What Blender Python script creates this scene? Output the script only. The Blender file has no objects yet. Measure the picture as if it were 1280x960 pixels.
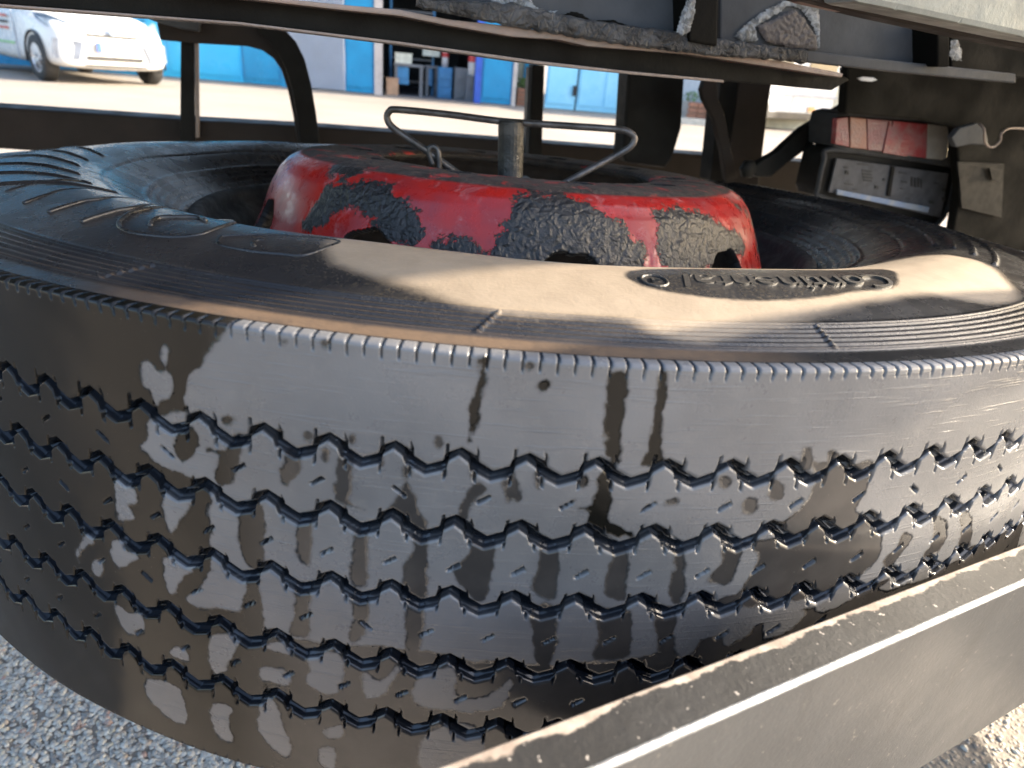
import bpy, bmesh, math, random
import numpy as np
from mathutils import Matrix, Vector, noise as mnoise
random.seed(7); rng = np.random.default_rng(7)
R_ = math.radians
sc = bpy.context.scene

# ------------------------------------------------------------------ camera
FPX, ROLL, YAW = 842.0, -0.094, -0.028
PITCH_TYRE, PITCH_WORLD = 0.382, R_(25.5)
def cam_matrix(pitch):
    cr, sr = math.cos(ROLL), math.sin(ROLL); cy, sy = math.cos(YAW), math.sin(YAW)
    cols = []
    for x, y, w in ((1,0,0),(0,1,0),(0,0,1)):
        x, y = cr*x+sr*y, -sr*x+cr*y
        d = (x, y*math.sin(pitch)+w*math.cos(pitch), y*math.cos(pitch)-w*math.sin(pitch))
        cols.append((cy*d[0]-sy*d[1], sy*d[0]+cy*d[1], d[2]))
    return np.array(cols).T
MT, MW = cam_matrix(PITCH_TYRE), cam_matrix(PITCH_WORLD)
CT = np.array([0, -.754, .083]); CW = np.array([0, -.75, .85])
T3 = MW @ MT.T; TO = CW - T3 @ CT
TYRE_M = Matrix([list(T3[i])+[TO[i]] for i in range(3)]+[[0,0,0,1]])
cam_d = bpy.data.cameras.new('camera'); cam = bpy.data.objects.new('camera', cam_d); sc.collection.objects.link(cam)
cam.matrix_world = Matrix([[MW[i,0], MW[i,1], -MW[i,2], CW[i]] for i in range(3)]+[[0,0,0,1]])
cam_d.sensor_width = 36; cam_d.lens = FPX/1280*36; cam_d.clip_start = .02; cam_d.clip_end = 3000
cam_d.dof.use_dof = True; cam_d.dof.focus_distance = .42; cam_d.dof.aperture_fstop = 11.0
sc.camera = cam

# ------------------------------------------------------------------ sky, sun, exposure
SUN_EL, SUN_PHI = R_(24), R_(103)          # phi: 0 = towards the camera side (-y), 90 = right (+x)
sun_dir = Vector((math.sin(SUN_PHI)*math.cos(SUN_EL), -math.cos(SUN_PHI)*math.cos(SUN_EL), math.sin(SUN_EL)))
w = bpy.data.worlds.new('World'); sc.world = w; w.use_nodes = True
nt = w.node_tree; bg = nt.nodes['Background']
sky = nt.nodes.new('ShaderNodeTexSky'); sky.sky_type = 'NISHITA'; sky.sun_disc = False
sky.sun_elevation = SUN_EL; sky.sun_rotation = math.atan2(sun_dir.x, sun_dir.y); sky.air_density = 1.0; sky.dust_density = 3.5
nt.links.new(sky.outputs[0], bg.inputs[0]); bg.inputs[1].default_value = .15
sd = bpy.data.lights.new('sun', 'SUN'); sd.energy = 4.2; sd.angle = R_(.5); sd.color = (1, .88, .71)
sun = bpy.data.objects.new('sun', sd); sc.collection.objects.link(sun)
sun.rotation_euler = sun_dir.to_track_quat('Z', 'Y').to_euler(); sun.location = (3, 0, 4)
sc.view_settings.view_transform = 'Standard'; sc.view_settings.look = 'None'
sc.view_settings.exposure = 2.2; sc.view_settings.gamma = 1

# ------------------------------------------------------------------ authoring helpers
COL = sc.collection
def ray(u, v): return MW @ np.array([(u-640)/FPX, -(v-480)/FPX, 1.0])
def ray_t(u, v): return MT @ np.array([(u-640)/FPX, -(v-480)/FPX, 1.0])
def gp(u, v, z=0.0):
    d = ray(u, v); return Vector(CW + d*((z-CW[2])/d[2]))
def cyl_t(u, v, R=.52):
    d = ray_t(u, v); a = d[0]**2+d[1]**2; b = 2*(CT[0]*d[0]+CT[1]*d[1]); c = CT[0]**2+CT[1]**2-R*R
    q = b*b-4*a*c
    p = CT + d*((-b-math.sqrt(max(q, 0)))/2/a)
    return (math.atan2(p[0], -p[1])*R, p[2])
def pl_t(u, v, z=.012):
    d = ray_t(u, v); p = CT + d*((z-CT[2])/d[2]); return (p[0], p[1])
# truck frame: U along the truck's cross direction, V away from the camera
U = Vector((.945, .326, 0)).normalized(); V = Vector((-U.y, U.x, 0))
def onp(u, v, c):                      # pixel direction -> point on the upright plane at distance c along V
    d = Vector(ray(u, v)); return Vector(CW) + d*(c/d.dot(V))

INV = {}                               # root name -> inverse matrix for its parts
def tag(o, label=None, cat=None, group=None, kind=None):
    if label: o['label'] = label
    if cat: o['category'] = cat
    if group: o['group'] = group
    if kind: o['kind'] = kind
    return o
def empty(name, m, label, cat, group=None):
    o = bpy.data.objects.new(name, None); COL.objects.link(o); o.empty_display_size = .1
    if not isinstance(m, Matrix): m = Matrix.Translation(m)
    o.matrix_world = m; INV[o.name] = m.inverted(); tag(o, label, cat, group); return o
def link(name, me, mat, parent=None, local=False, smooth=False):
    o = bpy.data.objects.new(name, me); COL.objects.link(o)
    if mat is not None and not me.materials:
        for mm in (mat if isinstance(mat, (list, tuple)) else [mat]): me.materials.append(mm)
    if smooth: me.polygons.foreach_set('use_smooth', [True]*len(me.polygons))
    if parent is not None:
        o.parent = parent
        if not local and parent.name in INV: o.matrix_parent_inverse = INV[parent.name]
    return o
def bmobj(name, bm, mat, parent=None, local=False, smooth=False):
    bmesh.ops.recalc_face_normals(bm, faces=bm.faces)
    me = bpy.data.meshes.new(name); bm.to_mesh(me); bm.free()
    return link(name, me, mat, parent, local, smooth)
def add_prism(bm, pts, ext, bev=0.0):
    vs = [bm.verts.new(p) for p in pts]; f = bm.faces.new(vs)
    r = bmesh.ops.extrude_face_region(bm, geom=[f])
    nv = [g for g in r['geom'] if isinstance(g, bmesh.types.BMVert)]
    bmesh.ops.translate(bm, verts=nv, vec=ext)
    if bev:
        es = set(); 
        for v_ in vs+nv: es.update(v_.link_edges)
        bmesh.ops.bevel(bm, geom=list(es), offset=bev, segments=2, profile=.6, affect='EDGES', clamp_overlap=True)
def prism_px(name, px, c, t, mat, parent, bev=.0015):
    bm = bmesh.new(); add_prism(bm, [onp(u, v, c) for u, v in px], V*t, bev)
    return bmobj(name, bm, mat, parent)
def add_box(bm, c, h, M=None):
    vs = [bm.verts.new((c[0]+sx*h[0], c[1]+sy*h[1], c[2]+sz*h[2])) for sx in (-1,1) for sy in (-1,1) for sz in (-1,1)]
    for f in ((0,1,3,2),(4,6,7,5),(0,4,5,1),(2,3,7,6),(0,2,6,4),(1,5,7,3)): bm.faces.new([vs[i] for i in f])
    if M is not None:
        for v_ in vs: v_.co = M @ v_.co
    return vs
def box(name, c, h, mat, parent=None, M=None, bev=0, local=False):
    bm = bmesh.new(); add_box(bm, c, h, M)
    if bev: bmesh.ops.bevel(bm, geom=bm.edges[:], offset=bev, segments=2, profile=.6, affect='EDGES', clamp_overlap=True)
    return bmobj(name, bm, mat, parent, local)
def smooth_path(P, n=5, closed=False):
    P = [Vector(p) for p in P]; out = []; N = len(P)
    for i in range(N if closed else N-1):
        p0 = P[(i-1) % N] if closed or i > 0 else P[0]; p1 = P[i]; p2 = P[(i+1) % N]
        p3 = P[(i+2) % N] if closed or i+2 < N else P[-1]
        for k in range(n):
            t = k/n
            out.append(.5*((2*p1)+(p2-p0)*t+(2*p0-5*p1+4*p2-p3)*t*t+(3*p1-p0-3*p2+p3)*t**3))
    if not closed: out.append(P[-1])
    return out
def add_tube(bm, P, r, seg=8, cap=True):
    P = [Vector(p) for p in P]; rings = []; up = None
    for i, p in enumerate(P):
        d = (P[min(i+1, len(P)-1)]-P[max(i-1, 0)]).normalized()
        if up is None: up = d.orthogonal().normalized()
        up = (up-d*up.dot(d)).normalized(); s = d.cross(up)
        rr = r[i] if isinstance(r, (list, tuple)) else r
        rings.append([bm.verts.new(p+(up*math.cos(a)+s*math.sin(a))*rr) for a in [2*math.pi*k/seg for k in range(seg)]])
    for a, b in zip(rings[:-1], rings[1:]):
        for k in range(seg): bm.faces.new((a[k], a[(k+1) % seg], b[(k+1) % seg], b[k]))
    if cap: bm.faces.new(rings[0][::-1]); bm.faces.new(rings[-1])
def tube(name, P, r, mat, parent=None, seg=8, local=False):
    bm = bmesh.new(); add_tube(bm, P, r, seg); return bmobj(name, bm, mat, parent, local, True)
def add_lathe(bm, prof, seg=48, M=None, cap=False):
    rings = []
    for r, z in prof:
        rings.append([bm.verts.new((r*math.cos(2*math.pi*k/seg), r*math.sin(2*math.pi*k/seg), z)) for k in range(seg)])
    for a, b in zip(rings[:-1], rings[1:]):
        for k in range(seg): bm.faces.new((a[k], a[(k+1) % seg], b[(k+1) % seg], b[k]))
    if cap: bm.faces.new(rings[0][::-1]); bm.faces.new(rings[-1])
    if M is not None:
        for ring in rings:
            for v_ in ring: v_.co = M @ v_.co
def lathe(name, prof, mat, parent=None, seg=48, M=None, cap=False, local=False):
    bm = bmesh.new(); add_lathe(bm, prof, seg, M, cap); return bmobj(name, bm, mat, parent, local, True)

# ------------------------------------------------------------------ material helpers
class NB:
    def __init__(s, name):
        s.m = bpy.data.materials.new(name); s.m.use_nodes = True; s.t = s.m.node_tree
        s.b = s.t.nodes['Principled BSDF']
    def n(s, typ, **kw):
        x = s.t.nodes.new('ShaderNode'+typ)
        for k, v_ in kw.items(): setattr(x, k, v_)
        return x
    def put(s, sock, val):
        if isinstance(val, bpy.types.NodeSocket): s.t.links.new(val, sock)
        else:
            if hasattr(sock.default_value, '__len__') and len(sock.default_value) == 4 and len(val) == 3: val = (*val, 1)
            sock.default_value = val
    def set(s, **kw):
        for k, v_ in kw.items(): s.put(s.b.inputs[k.replace('_', ' ')], v_)
    def coord(s, out='Object', scale=None):
        c = s.n('TexCoord').outputs[out]
        if scale is not None:
            mp = s.n('Mapping'); s.t.links.new(c, mp.inputs[0]); mp.inputs['Scale'].default_value = scale if hasattr(scale, '__len__') else (scale,)*3
            c = mp.outputs[0]
        return c
    def noise(s, scale, detail=4, rough=.55, co=None, dist=0.0, w=None):
        x = s.n('TexNoise'); x.inputs['Scale'].default_value = scale; x.inputs['Detail'].default_value = detail
        x.inputs['Roughness'].default_value = rough; x.inputs['Distortion'].default_value = dist
        s.t.links.new(co if co is not None else s.coord(), x.inputs['Vector']); return x.outputs[0]
    def vor(s, scale, co=None, feature='F1', out=0):
        x = s.n('TexVoronoi', feature=feature); x.inputs['Scale'].default_value = scale
        s.t.links.new(co if co is not None else s.coord(), x.inputs['Vector']); return x.outputs[out]
    def math(s, op, a, b=0.0, c=0.0, clamp=False):
        x = s.n('Math', operation=op, use_clamp=clamp)
        for i, q in enumerate((a, b, c)): s.put(x.inputs[i], q)
        return x.outputs[0]
    def ramp(s, v_, lo, hi, a=0.0, b=1.0, smooth=True):
        x = s.n('MapRange', interpolation_type='SMOOTHSTEP' if smooth else 'LINEAR')
        for i, q in enumerate((v_, lo, hi, a, b)): s.put(x.inputs[i], q)
        return x.outputs[0]
    def mix(s, f, a, b):
        x = s.n('Mix', data_type='RGBA'); s.put(x.inputs[0], f); s.put(x.inputs[6], a); s.put(x.inputs[7], b); return x.outputs[2]
    def mixf(s, f, a, b):
        x = s.n('Mix'); s.put(x.inputs[0], f); s.put(x.inputs[2], a); s.put(x.inputs[3], b); return x.outputs[0]
    def attr(s, name): return s.n('Attribute', attribute_name=name).outputs['Fac']
    def bump(s, h, dist, strength=1.0, nrm=None):
        x = s.n('Bump'); s.put(x.inputs['Height'], h); x.inputs['Distance'].default_value = dist; s.put(x.inputs['Strength'], strength)
        if nrm is not None: s.t.links.new(nrm, x.inputs['Normal'])
        return x.outputs[0]
def simple(name, col, rough=.5, metal=0.0, var=.25, nscale=8, bump=0.0, col2=None, bscale=None, spec=.5):
    b = NB(name); n1 = b.noise(nscale, 5, .6)
    f = b.ramp(n1, .35, .68)
    c2 = col2 if col2 is not None else tuple(x*(1-var) for x in col)
    b.set(Base_Color=b.mix(f, col, c2), Roughness=b.ramp(b.noise(nscale*2.3, 3), .3, .7, max(rough-.1, .03), min(rough+.12, 1)), Metallic=metal)
    b.b.inputs['Specular IOR Level'].default_value = spec
    if bump: b.set(Normal=b.bump(b.noise(bscale or nscale*6, 5, .65), bump))
    return b.m

M = {}
# --- worn wet rubber of the tread
b = NB('worn_wet_rubber')
fld = b.attr('wet'); grv = b.attr('groove')
nz = b.noise(260, 3, .6); nz2 = b.noise(60, 3, .5)
nz2 = b.noise(95, 3, .5, dist=.4)
f0 = b.math('ADD', fld, b.math('MULTIPLY', b.math('SUBTRACT', nz2, .5), .0060))
f0 = b.math('ADD', f0, b.math('MULTIPLY', b.math('SUBTRACT', nz, .5), .0024))
wet = b.ramp(f0, -.0005, .0006)
edge = b.math('MULTIPLY', b.ramp(f0, -.0011, -.0002), b.math('SUBTRACT', 1, wet))
big = b.noise(11, 4, .6); fine = b.noise(900, 3, .7)
scr_co = b.coord('Object', (1, 1, 1)); scr = b.noise(45, 6, .75, dist=1.6)
dry = b.mix(b.ramp(big, .3, .7), (.108, .107, .108), (.155, .152, .152))
dry = b.mix(b.math('MULTIPLY', b.ramp(b.noise(120, 5, .75), .5, .8), .35), dry, (.2, .19, .175))
dry = b.mix(b.math('MULTIPLY', edge, .55), dry, (.05, .048, .047))
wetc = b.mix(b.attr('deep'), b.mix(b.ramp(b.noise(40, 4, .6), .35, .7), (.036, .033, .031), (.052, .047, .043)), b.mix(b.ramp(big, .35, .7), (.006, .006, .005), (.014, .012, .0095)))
colr = b.mix(wet, dry, wetc)
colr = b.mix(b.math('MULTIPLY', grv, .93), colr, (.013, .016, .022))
rgh = b.mixf(wet, b.ramp(b.noise(35, 5, .7), .3, .7, .24, .38), b.ramp(big, .3, .7, .13, .24))
rgh = b.mixf(grv, rgh, .13)
sx = b.n('SeparateXYZ'); b.t.links.new(b.coord(), sx.inputs[0])
wav = b.n('TexNoise'); wav.inputs['Scale'].default_value = 1; wav.inputs['Detail'].default_value = 4
mp = b.n('Mapping'); mp.inputs['Scale'].default_value = (28, 28, 900); mp.inputs['Rotation'].default_value = (.12, .08, 0); b.t.links.new(b.coord(), mp.inputs[0]); b.t.links.new(mp.outputs[0], wav.inputs['Vector'])
hh = b.math('ADD', b.math('MULTIPLY', fine, .5), b.math('MULTIPLY', b.ramp(wav.outputs[0], .55, .75), .6))
hh = b.math('ADD', b.math('MULTIPLY', hh, b.math('SUBTRACT', 1, wet)), b.ramp(f0, -.0005, .0012, 0, 1.6))
spk = b.math('MULTIPLY', b.ramp(b.noise(1300, 2, .5), .755, .79), .7)
colr = b.mix(b.math('MULTIPLY', spk, b.math('SUBTRACT', 1, grv)), colr, (.3, .27, .22))
b.set(Base_Color=colr, Roughness=rgh, Normal=b.bump(b.noise(14, 2, .5), .0035, .5, b.bump(hh, .00022)))
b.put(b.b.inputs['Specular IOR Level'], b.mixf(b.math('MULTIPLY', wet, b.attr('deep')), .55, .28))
M['tread'] = b.m
# --- sidewall rubber
b = NB('sidewall_rubber')
fld = b.attr('dust'); n1 = b.noise(35, 5, .65)
f0 = b.math('ADD', fld, b.math('MULTIPLY', b.math('SUBTRACT', n1, .5), .010))
pat = b.math('ADD', b.attr('patch'), b.math('MULTIPLY', b.math('SUBTRACT', b.noise(160, 4, .6), .5), .003))
sunlit_dust = b.math('MULTIPLY', b.ramp(f0, -.006, .006), b.ramp(pat, .0016, -.0022))
spk = b.ramp(b.noise(700, 2, .7), .52, .66)
colr = b.mix(b.ramp(b.noise(16, 4), .3, .7), (.014, .014, .015), (.026, .024, .023))
colr = b.mix(b.math('MULTIPLY', spk, b.ramp(fld, -.03, .0, 0, .5)), colr, (.10, .08, .055))
colr = b.mix(sunlit_dust, colr, b.mix(b.ramp(b.noise(50, 5, .7), .35, .7), (.26, .205, .145), (.22, .172, .12)))
tan = b.attr('tan'); colr = b.mix(b.math('MULTIPLY', tan, b.ramp(b.noise(60, 5, .7), .25, .6, .4, 1)), colr, (.13, .085, .052))
dr = b.ramp(b.noise(1100, 2, .5), .74, .78)
colr = b.mix(b.math('MULTIPLY', dr, .6), colr, (.35, .3, .25))
rg = b.mixf(sunlit_dust, b.ramp(n1, .3, .7, .2, .34), .55); rg = b.mixf(tan, rg, .6)
b.set(Base_Color=colr, Roughness=rg, Normal=b.bump(b.noise(420, 4, .7), .0004, .6))
M['sidewall'] = b.m
M['rubber'] = simple('black_rubber', (.018, .018, .018), .3, var=.3, nscale=60, bump=.0004)
M['letter'] = simple('moulded_letter_rubber', (.022, .018, .014), .5, var=.5, nscale=300, bump=.0003, bscale=900)
# --- red disc with tar
b = NB('red_paint_with_tar')
fld = b.attr('tar'); n1 = b.noise(70, 6, .7)
f0 = b.math('ADD', fld, b.math('MULTIPLY', b.math('SUBTRACT', n1, .5), .034))
f0 = b.math('ADD', f0, b.math('MULTIPLY', b.math('SUBTRACT', b.noise(330, 3, .7), .5), .016)); tar = b.ramp(f0, -.0009, .0009)
red = b.mix(b.ramp(b.noise(28, 4, .6), .35, .7), (.40, .014, .008), (.26, .02, .022))
red = b.mix(b.math('MULTIPLY', b.ramp(b.noise(55, 5, .7, dist=.6), .55, .72), .4), red, (.45, .25, .24))
tc = b.mix(b.ramp(b.noise(90, 5, .7), .4, .7), (.012, .0115, .0115), (.03, .027, .026))
brn = b.attr('rust'); colr = b.mix(tar, red, tc)
rustc = b.mix(b.ramp(b.noise(90, 5, .7), .35, .65), (.02, .015, .012), (.06, .042, .034))
colr = b.mix(b.math('MULTIPLY', brn, b.ramp(b.noise(38, 5, .7), .34, .46)), colr, rustc)
rg = b.mixf(tar, b.ramp(b.noise(60, 5, .7), .3, .7, .2, .42), .36); rg = b.mixf(brn, rg, .75)
vv = b.n('TexVoronoi', feature='SMOOTH_F1'); vv.inputs['Scale'].default_value = 210; vv.inputs['Smoothness'].default_value = .6
dn = b.n('TexNoise'); dn.inputs['Scale'].default_value = 90; b.t.links.new(b.coord(), dn.inputs['Vector'])
vm = b.n('VectorMath', operation='MULTIPLY_ADD'); b.t.links.new(dn.outputs[1], vm.inputs[0]); vm.inputs[1].default_value = (.014,)*3; b.t.links.new(b.coord(), vm.inputs[2])
b.t.links.new(vm.outputs[0], vv.inputs['Vector'])
hh = b.math('ADD', b.math('MULTIPLY', vv.outputs[0], -1.0), b.math('MULTIPLY', b.noise(420, 5, .7), .6))
hgt = b.math('ADD', b.math('MULTIPLY', hh, b.math('MAXIMUM', tar, b.math('MULTIPLY', brn, .5))), b.math('MULTIPLY', tar, .6))
b.set(Base_Color=colr, Roughness=rg, Normal=b.bump(hgt, .0022, .8))
b.b.inputs['Coat Weight'].default_value = 0
M['disc'] = b.m
M['rim'] = simple('dark_rusty_rim', (.009, .008, .0075), .7, var=.5, nscale=30, bump=.0008, col2=(.02, .016, .013))
M['wire'] = simple('oiled_steel_rod', (.17, .155, .15), .4, .6, nscale=60, bump=.0005, col2=(.09, .08, .075), bscale=350)
M['stud'] = simple('greased_stud', (.045, .044, .042), .35, .5, nscale=40, bump=.0015, col2=(.09, .085, .08), bscale=180)
M['chassis'] = simple('dark_chassis_paint', (.015, .0148, .0135), .5, nscale=14, bump=.0006, col2=(.011, .010, .009), bscale=140, spec=.09)
M['chassis_brown'] = simple('brown_dirty_steel', (.036, .029, .025), .55, nscale=10, bump=.0006, col2=(.03, .025, .022), bscale=120, spec=.09)
M['chassis_grey'] = simple('grey_chassis_paint', (.075, .078, .082), .42, nscale=9, bump=.0005, col2=(.05, .052, .054), bscale=90, spec=.09)
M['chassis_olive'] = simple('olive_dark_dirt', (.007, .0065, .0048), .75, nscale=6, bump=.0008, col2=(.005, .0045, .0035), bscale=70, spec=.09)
M['lip'] = simple('worn_bare_lip', (.25, .2, .17), .5, .3, nscale=60, bump=.0008, col2=(.22, .17, .14), bscale=240)
M['dustpink'] = simple('dusty_pink_edge', (.28, .22, .185), .6, .1, nscale=45, bump=.001, col2=(.3, .22, .18), bscale=200)
M['palebeam'] = simple('pale_green_grey_paint', (.22, .235, .215), .4, .1, nscale=20, bump=.0005, col2=(.17, .18, .165))
b = NB('rail_paint')  # top darkened as if shaded, with a sunlit strip painted at its back edge
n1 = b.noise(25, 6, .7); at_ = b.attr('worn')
sun_strip = b.ramp(b.math('ADD', at_, b.math('MULTIPLY', b.math('SUBTRACT', b.noise(75, 4, .6), .5), .5)), .80, .86)
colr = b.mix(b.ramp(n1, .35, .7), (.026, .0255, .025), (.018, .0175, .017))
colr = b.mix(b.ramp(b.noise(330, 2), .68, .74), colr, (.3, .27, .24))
colr = b.mix(sun_strip, colr, b.mix(b.ramp(b.noise(120, 4), .3, .7), (.3, .26, .22), (.2, .16, .13)))
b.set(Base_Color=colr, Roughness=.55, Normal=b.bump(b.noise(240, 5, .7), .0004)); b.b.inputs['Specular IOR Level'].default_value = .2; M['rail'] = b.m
b = NB('rail_face_grey')
mp = b.n('Mapping'); mp.inputs['Scale'].default_value = (30, 30, 7); b.t.links.new(b.coord(), mp.inputs[0])
stn = b.n('TexNoise'); stn.inputs['Scale'].default_value = 1; stn.inputs['Detail'].default_value = 5; b.t.links.new(mp.outputs[0], stn.inputs['Vector'])
c_ = b.mix(b.ramp(b.noise(6, 4, .6), .3, .7), (.058, .059, .060), (.046, .0465, .047))
c_ = b.mix(b.math('MULTIPLY', b.ramp(stn.outputs[0], .58, .7), .35), c_, (.035, .034, .033))
c_ = b.mix(b.math('MULTIPLY', b.ramp(b.noise(260, 2, .6), .68, .73), .6), c_, (.22, .2, .17))
c_ = b.mix(b.math('MULTIPLY', b.ramp(b.noise(70, 2, .5), .74, .77), .9), c_, (.02, .02, .02))
b.set(Base_Color=c_, Roughness=b.ramp(b.noise(12, 5), .3, .7, .3, .46), Normal=b.bump(b.noise(300, 4, .7), .0002)); b.b.inputs['Specular IOR Level'].default_value = .28; M['railface'] = b.m
M['raillip'] = simple('bare_aluminium_lip', (.5, .51, .52), .45, .5, nscale=80, bump=.0008, col2=(.3, .3, .3))
# tar crust on the frame
b = NB('cracked_underseal_crust')
vv = b.n('TexVoronoi', feature='DISTANCE_TO_EDGE'); vv.inputs['Scale'].default_value = 95
dn = b.n('TexNoise'); dn.inputs['Scale'].default_value = 60; dn.inputs['Detail'].default_value = 4; b.t.links.new(b.coord(), dn.inputs['Vector'])
vm = b.n('VectorMath', operation='MULTIPLY_ADD'); b.t.links.new(dn.outputs[1], vm.inputs[0]); vm.inputs[1].default_value = (.03,)*3; b.t.links.new(b.coord(), vm.inputs[2]); b.t.links.new(vm.outputs[0], vv.inputs['Vector'])
hh = b.math('ADD', b.ramp(vv.outputs[0], 0, .25), b.noise(300, 5, .7))
b.set(Base_Color=b.mix(b.ramp(b.noise(40, 4), .35, .65), (.17, .168, .165), (.07, .066, .062)), Roughness=.6, Normal=b.bump(hh, .0016, .8)); M['crust'] = b.m
b = NB('brown_underseal_scab')
b.set(Base_Color=b.mix(b.noise(90, 5, .7), (.05, .042, .04), (.12, .10, .09)), Roughness=.5, Normal=b.bump(b.noise(240, 6, .75), .0018)); M['scab'] = b.m
b = NB('white_lifted_paint')
b.set(Base_Color=b.mix(b.ramp(b.noise(110, 5, .7, dist=1.), .4, .6), (.25, .27, .28), (.08, .085, .085)), Roughness=.5, Normal=b.bump(b.noise(220, 6, .75), .0016)); M['flake'] = b.m
def lens(name, col, rough=.25):
    b = NB(name); b.set(Base_Color=b.mix(b.ramp(b.noise(30, 4), .35, .7), col, tuple(x*.6+.08 for x in col)), Roughness=rough, Normal=b.bump(b.vor(260), .0006))
    b.b.inputs['Transmission Weight'].default_value = .15; return b.m
M['lens_red'] = lens('red_lamp_lens', (.30, .035, .04)); M['lens_orange'] = lens('orange_lamp_lens', (.36, .13, .08))
M['lens_clear'] = lens('clear_lamp_lens', (.4, .37, .33)); M['lens_dusty'] = lens('dusty_red_lens', (.27, .09, .09))
M['plastic'] = simple('grey_black_plastic', (.05, .052, .056), .5, nscale=20, col2=(.035, .036, .038), spec=.15)
M['label'] = simple('grey_label_sheet', (.10, .10, .108), .4, nscale=50, col2=(.07, .07, .076), spec=.15)
M['ink'] = simple('dark_print', (.02, .02, .02), .6)
M['blueprint'] = simple('blue_white_strip', (.12, .2, .36), .4, nscale=30, col2=(.25, .28, .32))
M['sticker'] = simple('brown_grey_sticker', (.012, .0115, .010), .5, nscale=30, spec=.15)
# far things
M['white'] = simple('white_car_paint', (.62, .62, .61), .25, nscale=3, var=.03)
M['vanwhite'] = simple('white_van_paint', (.5, .52, .55), .3, nscale=3, var=.04)
M['glass'] = simple('dark_glass', (.05, .065, .08), .06, nscale=3)
M['headlight'] = simple('bluish_headlight_glass', (.26, .34, .44), .15, nscale=20, col2=(.18, .24, .32))
M['tyreblk'] = simple('far_tyre_rubber', (.025, .025, .025), .7)
M['alloy'] = simple('silver_alloy', (.6, .6, .62), .3, .8, nscale=10, var=.2)
M['blk'] = simple('black_plastic_trim', (.02, .02, .022), .5)
M['plate'] = simple('number_plate_white', (.42, .36, .32), .4, nscale=3, var=.05)
M['plateblue'] = simple('plate_blue_end', (.03, .1, .5), .4)
M['signred'] = simple('door_lettering_red', (.6, .12, .08), .5); M['signgrn'] = simple('door_lettering_green', (.3, .55, .25), .5)
M['blue'] = simple('blue_door_paint', (.005, .25, .50), .35, nscale=2, col2=(.005, .21, .43))
M['cyan'] = simple('cyan_door_paint', (.02, .40, .72), .35, nscale=2, col2=(.015, .36, .68))
M['ltblue'] = simple('light_blue_door_paint', (.24, .60, .82), .35, nscale=2, col2=(.3, .66, .86))
M['corr'] = simple('white_corrugated_sheet', (.62, .68, .78), .4, nscale=2, var=.08)
M['frame'] = simple('pinkish_grey_frame', (.5, .45, .43), .5, nscale=8)
M['wframe'] = simple('white_frame', (.78, .78, .78), .5, nscale=8, var=.08)
M['cream'] = simple('cream_render', (.72, .66, .5), .7, nscale=3)
M['brick'] = simple('terracotta_brick', (.4, .19, .12), .8, nscale=30, bump=.002)
M['mortar'] = simple('mortar', (.4, .36, .32), .9)
M['green'] = simple('low_green_plants', (.12, .2, .05), .8, nscale=30)
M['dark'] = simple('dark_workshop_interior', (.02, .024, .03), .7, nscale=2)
M['machine_blue'] = simple('blue_machine_paint', (.04, .2, .42), .5); M['machine_grey'] = simple('grey_cabinet', (.14, .15, .17), .5)
M['cardboard'] = simple('pale_box', (.6, .62, .55), .6); M['redthing'] = simple('red_plastic', (.55, .05, .05), .5)
M['whitething'] = simple('white_plastic', (.75, .75, .78), .5); M['tanthing'] = simple('tan_box', (.4, .25, .16), .6)
M['kerb'] = simple('concrete_kerb', (.45, .45, .42), .8, nscale=10)
M['lamp_orange'] = lens('orange_reflector', (.7, .32, .08)); M['lamp_green'] = simple('dark_green_glass', (.03, .1, .08), .1)
# ground
b = NB('asphalt_ground')
co = b.coord()
n1 = b.noise(.6, 5, .6, co); n2 = b.noise(90, 4, .7, co); v1 = b.vor(130, co, out=1); vd = b.vor(130, co)
sep = b.n('SeparateXYZ'); b.t.links.new(v1, sep.inputs[0])
base = b.mix(b.ramp(n1, .3, .7), (.235, .203, .17), (.29, .25, .208))
st = b.mix(sep.outputs[0], (.16, .155, .145), (.6, .57, .52))
st = b.mix(b.ramp(sep.outputs[1], .86, .9), st, (.45, .27, .22))
base = b.mix(b.math('MULTIPLY', b.ramp(vd, .35, .15), .75), base, st)
b.set(Base_Color=base, Roughness=.75, Normal=b.bump(b.math('ADD', n2, b.ramp(vd, .6, .0)), .003, .7)); M['ground'] = b.m
b = NB('aggregate_stone')
oi = b.n('Attribute', attribute_name='tone').outputs['Fac']
cr = b.n('ValToRGB'); b.t.links.new(oi, cr.inputs[0]); cr.color_ramp.interpolation = 'LINEAR'
e = cr.color_ramp.elements; e[0].color = (.24, .23, .22, 1); e[1].color = (.5, .3, .25, 1); e[1].position = 1
for p_, c_ in ((.3, (.42, .41, .38, 1)), (.6, (.6, .57, .52, 1)), (.85, (.7, .66, .58, 1)), (.93, (.55, .48, .36, 1))):
    q = e.new(p_); q.color = c_
b.set(Base_Color=b.mix(b.math('MULTIPLY', b.ramp(b.noise(250, 4), .4, .7), .4), cr.outputs[0], (.2, .19, .18)), Roughness=.6, Normal=b.bump(b.noise(500, 3), .0006)); M['stone'] = b.m

# ------------------------------------------------------------------ ground
bm = bmesh.new()
S = 900
for q in ((-S,-S,0),(S,-S,0),(S,S,0),(-S,S,0)): bm.verts.new(q)
bm.faces.new(bm.verts[:]); g = bmobj('ground', bm, M['ground']); tag(g, 'pale asphalt yard with exposed aggregate', kind='structure')
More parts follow.
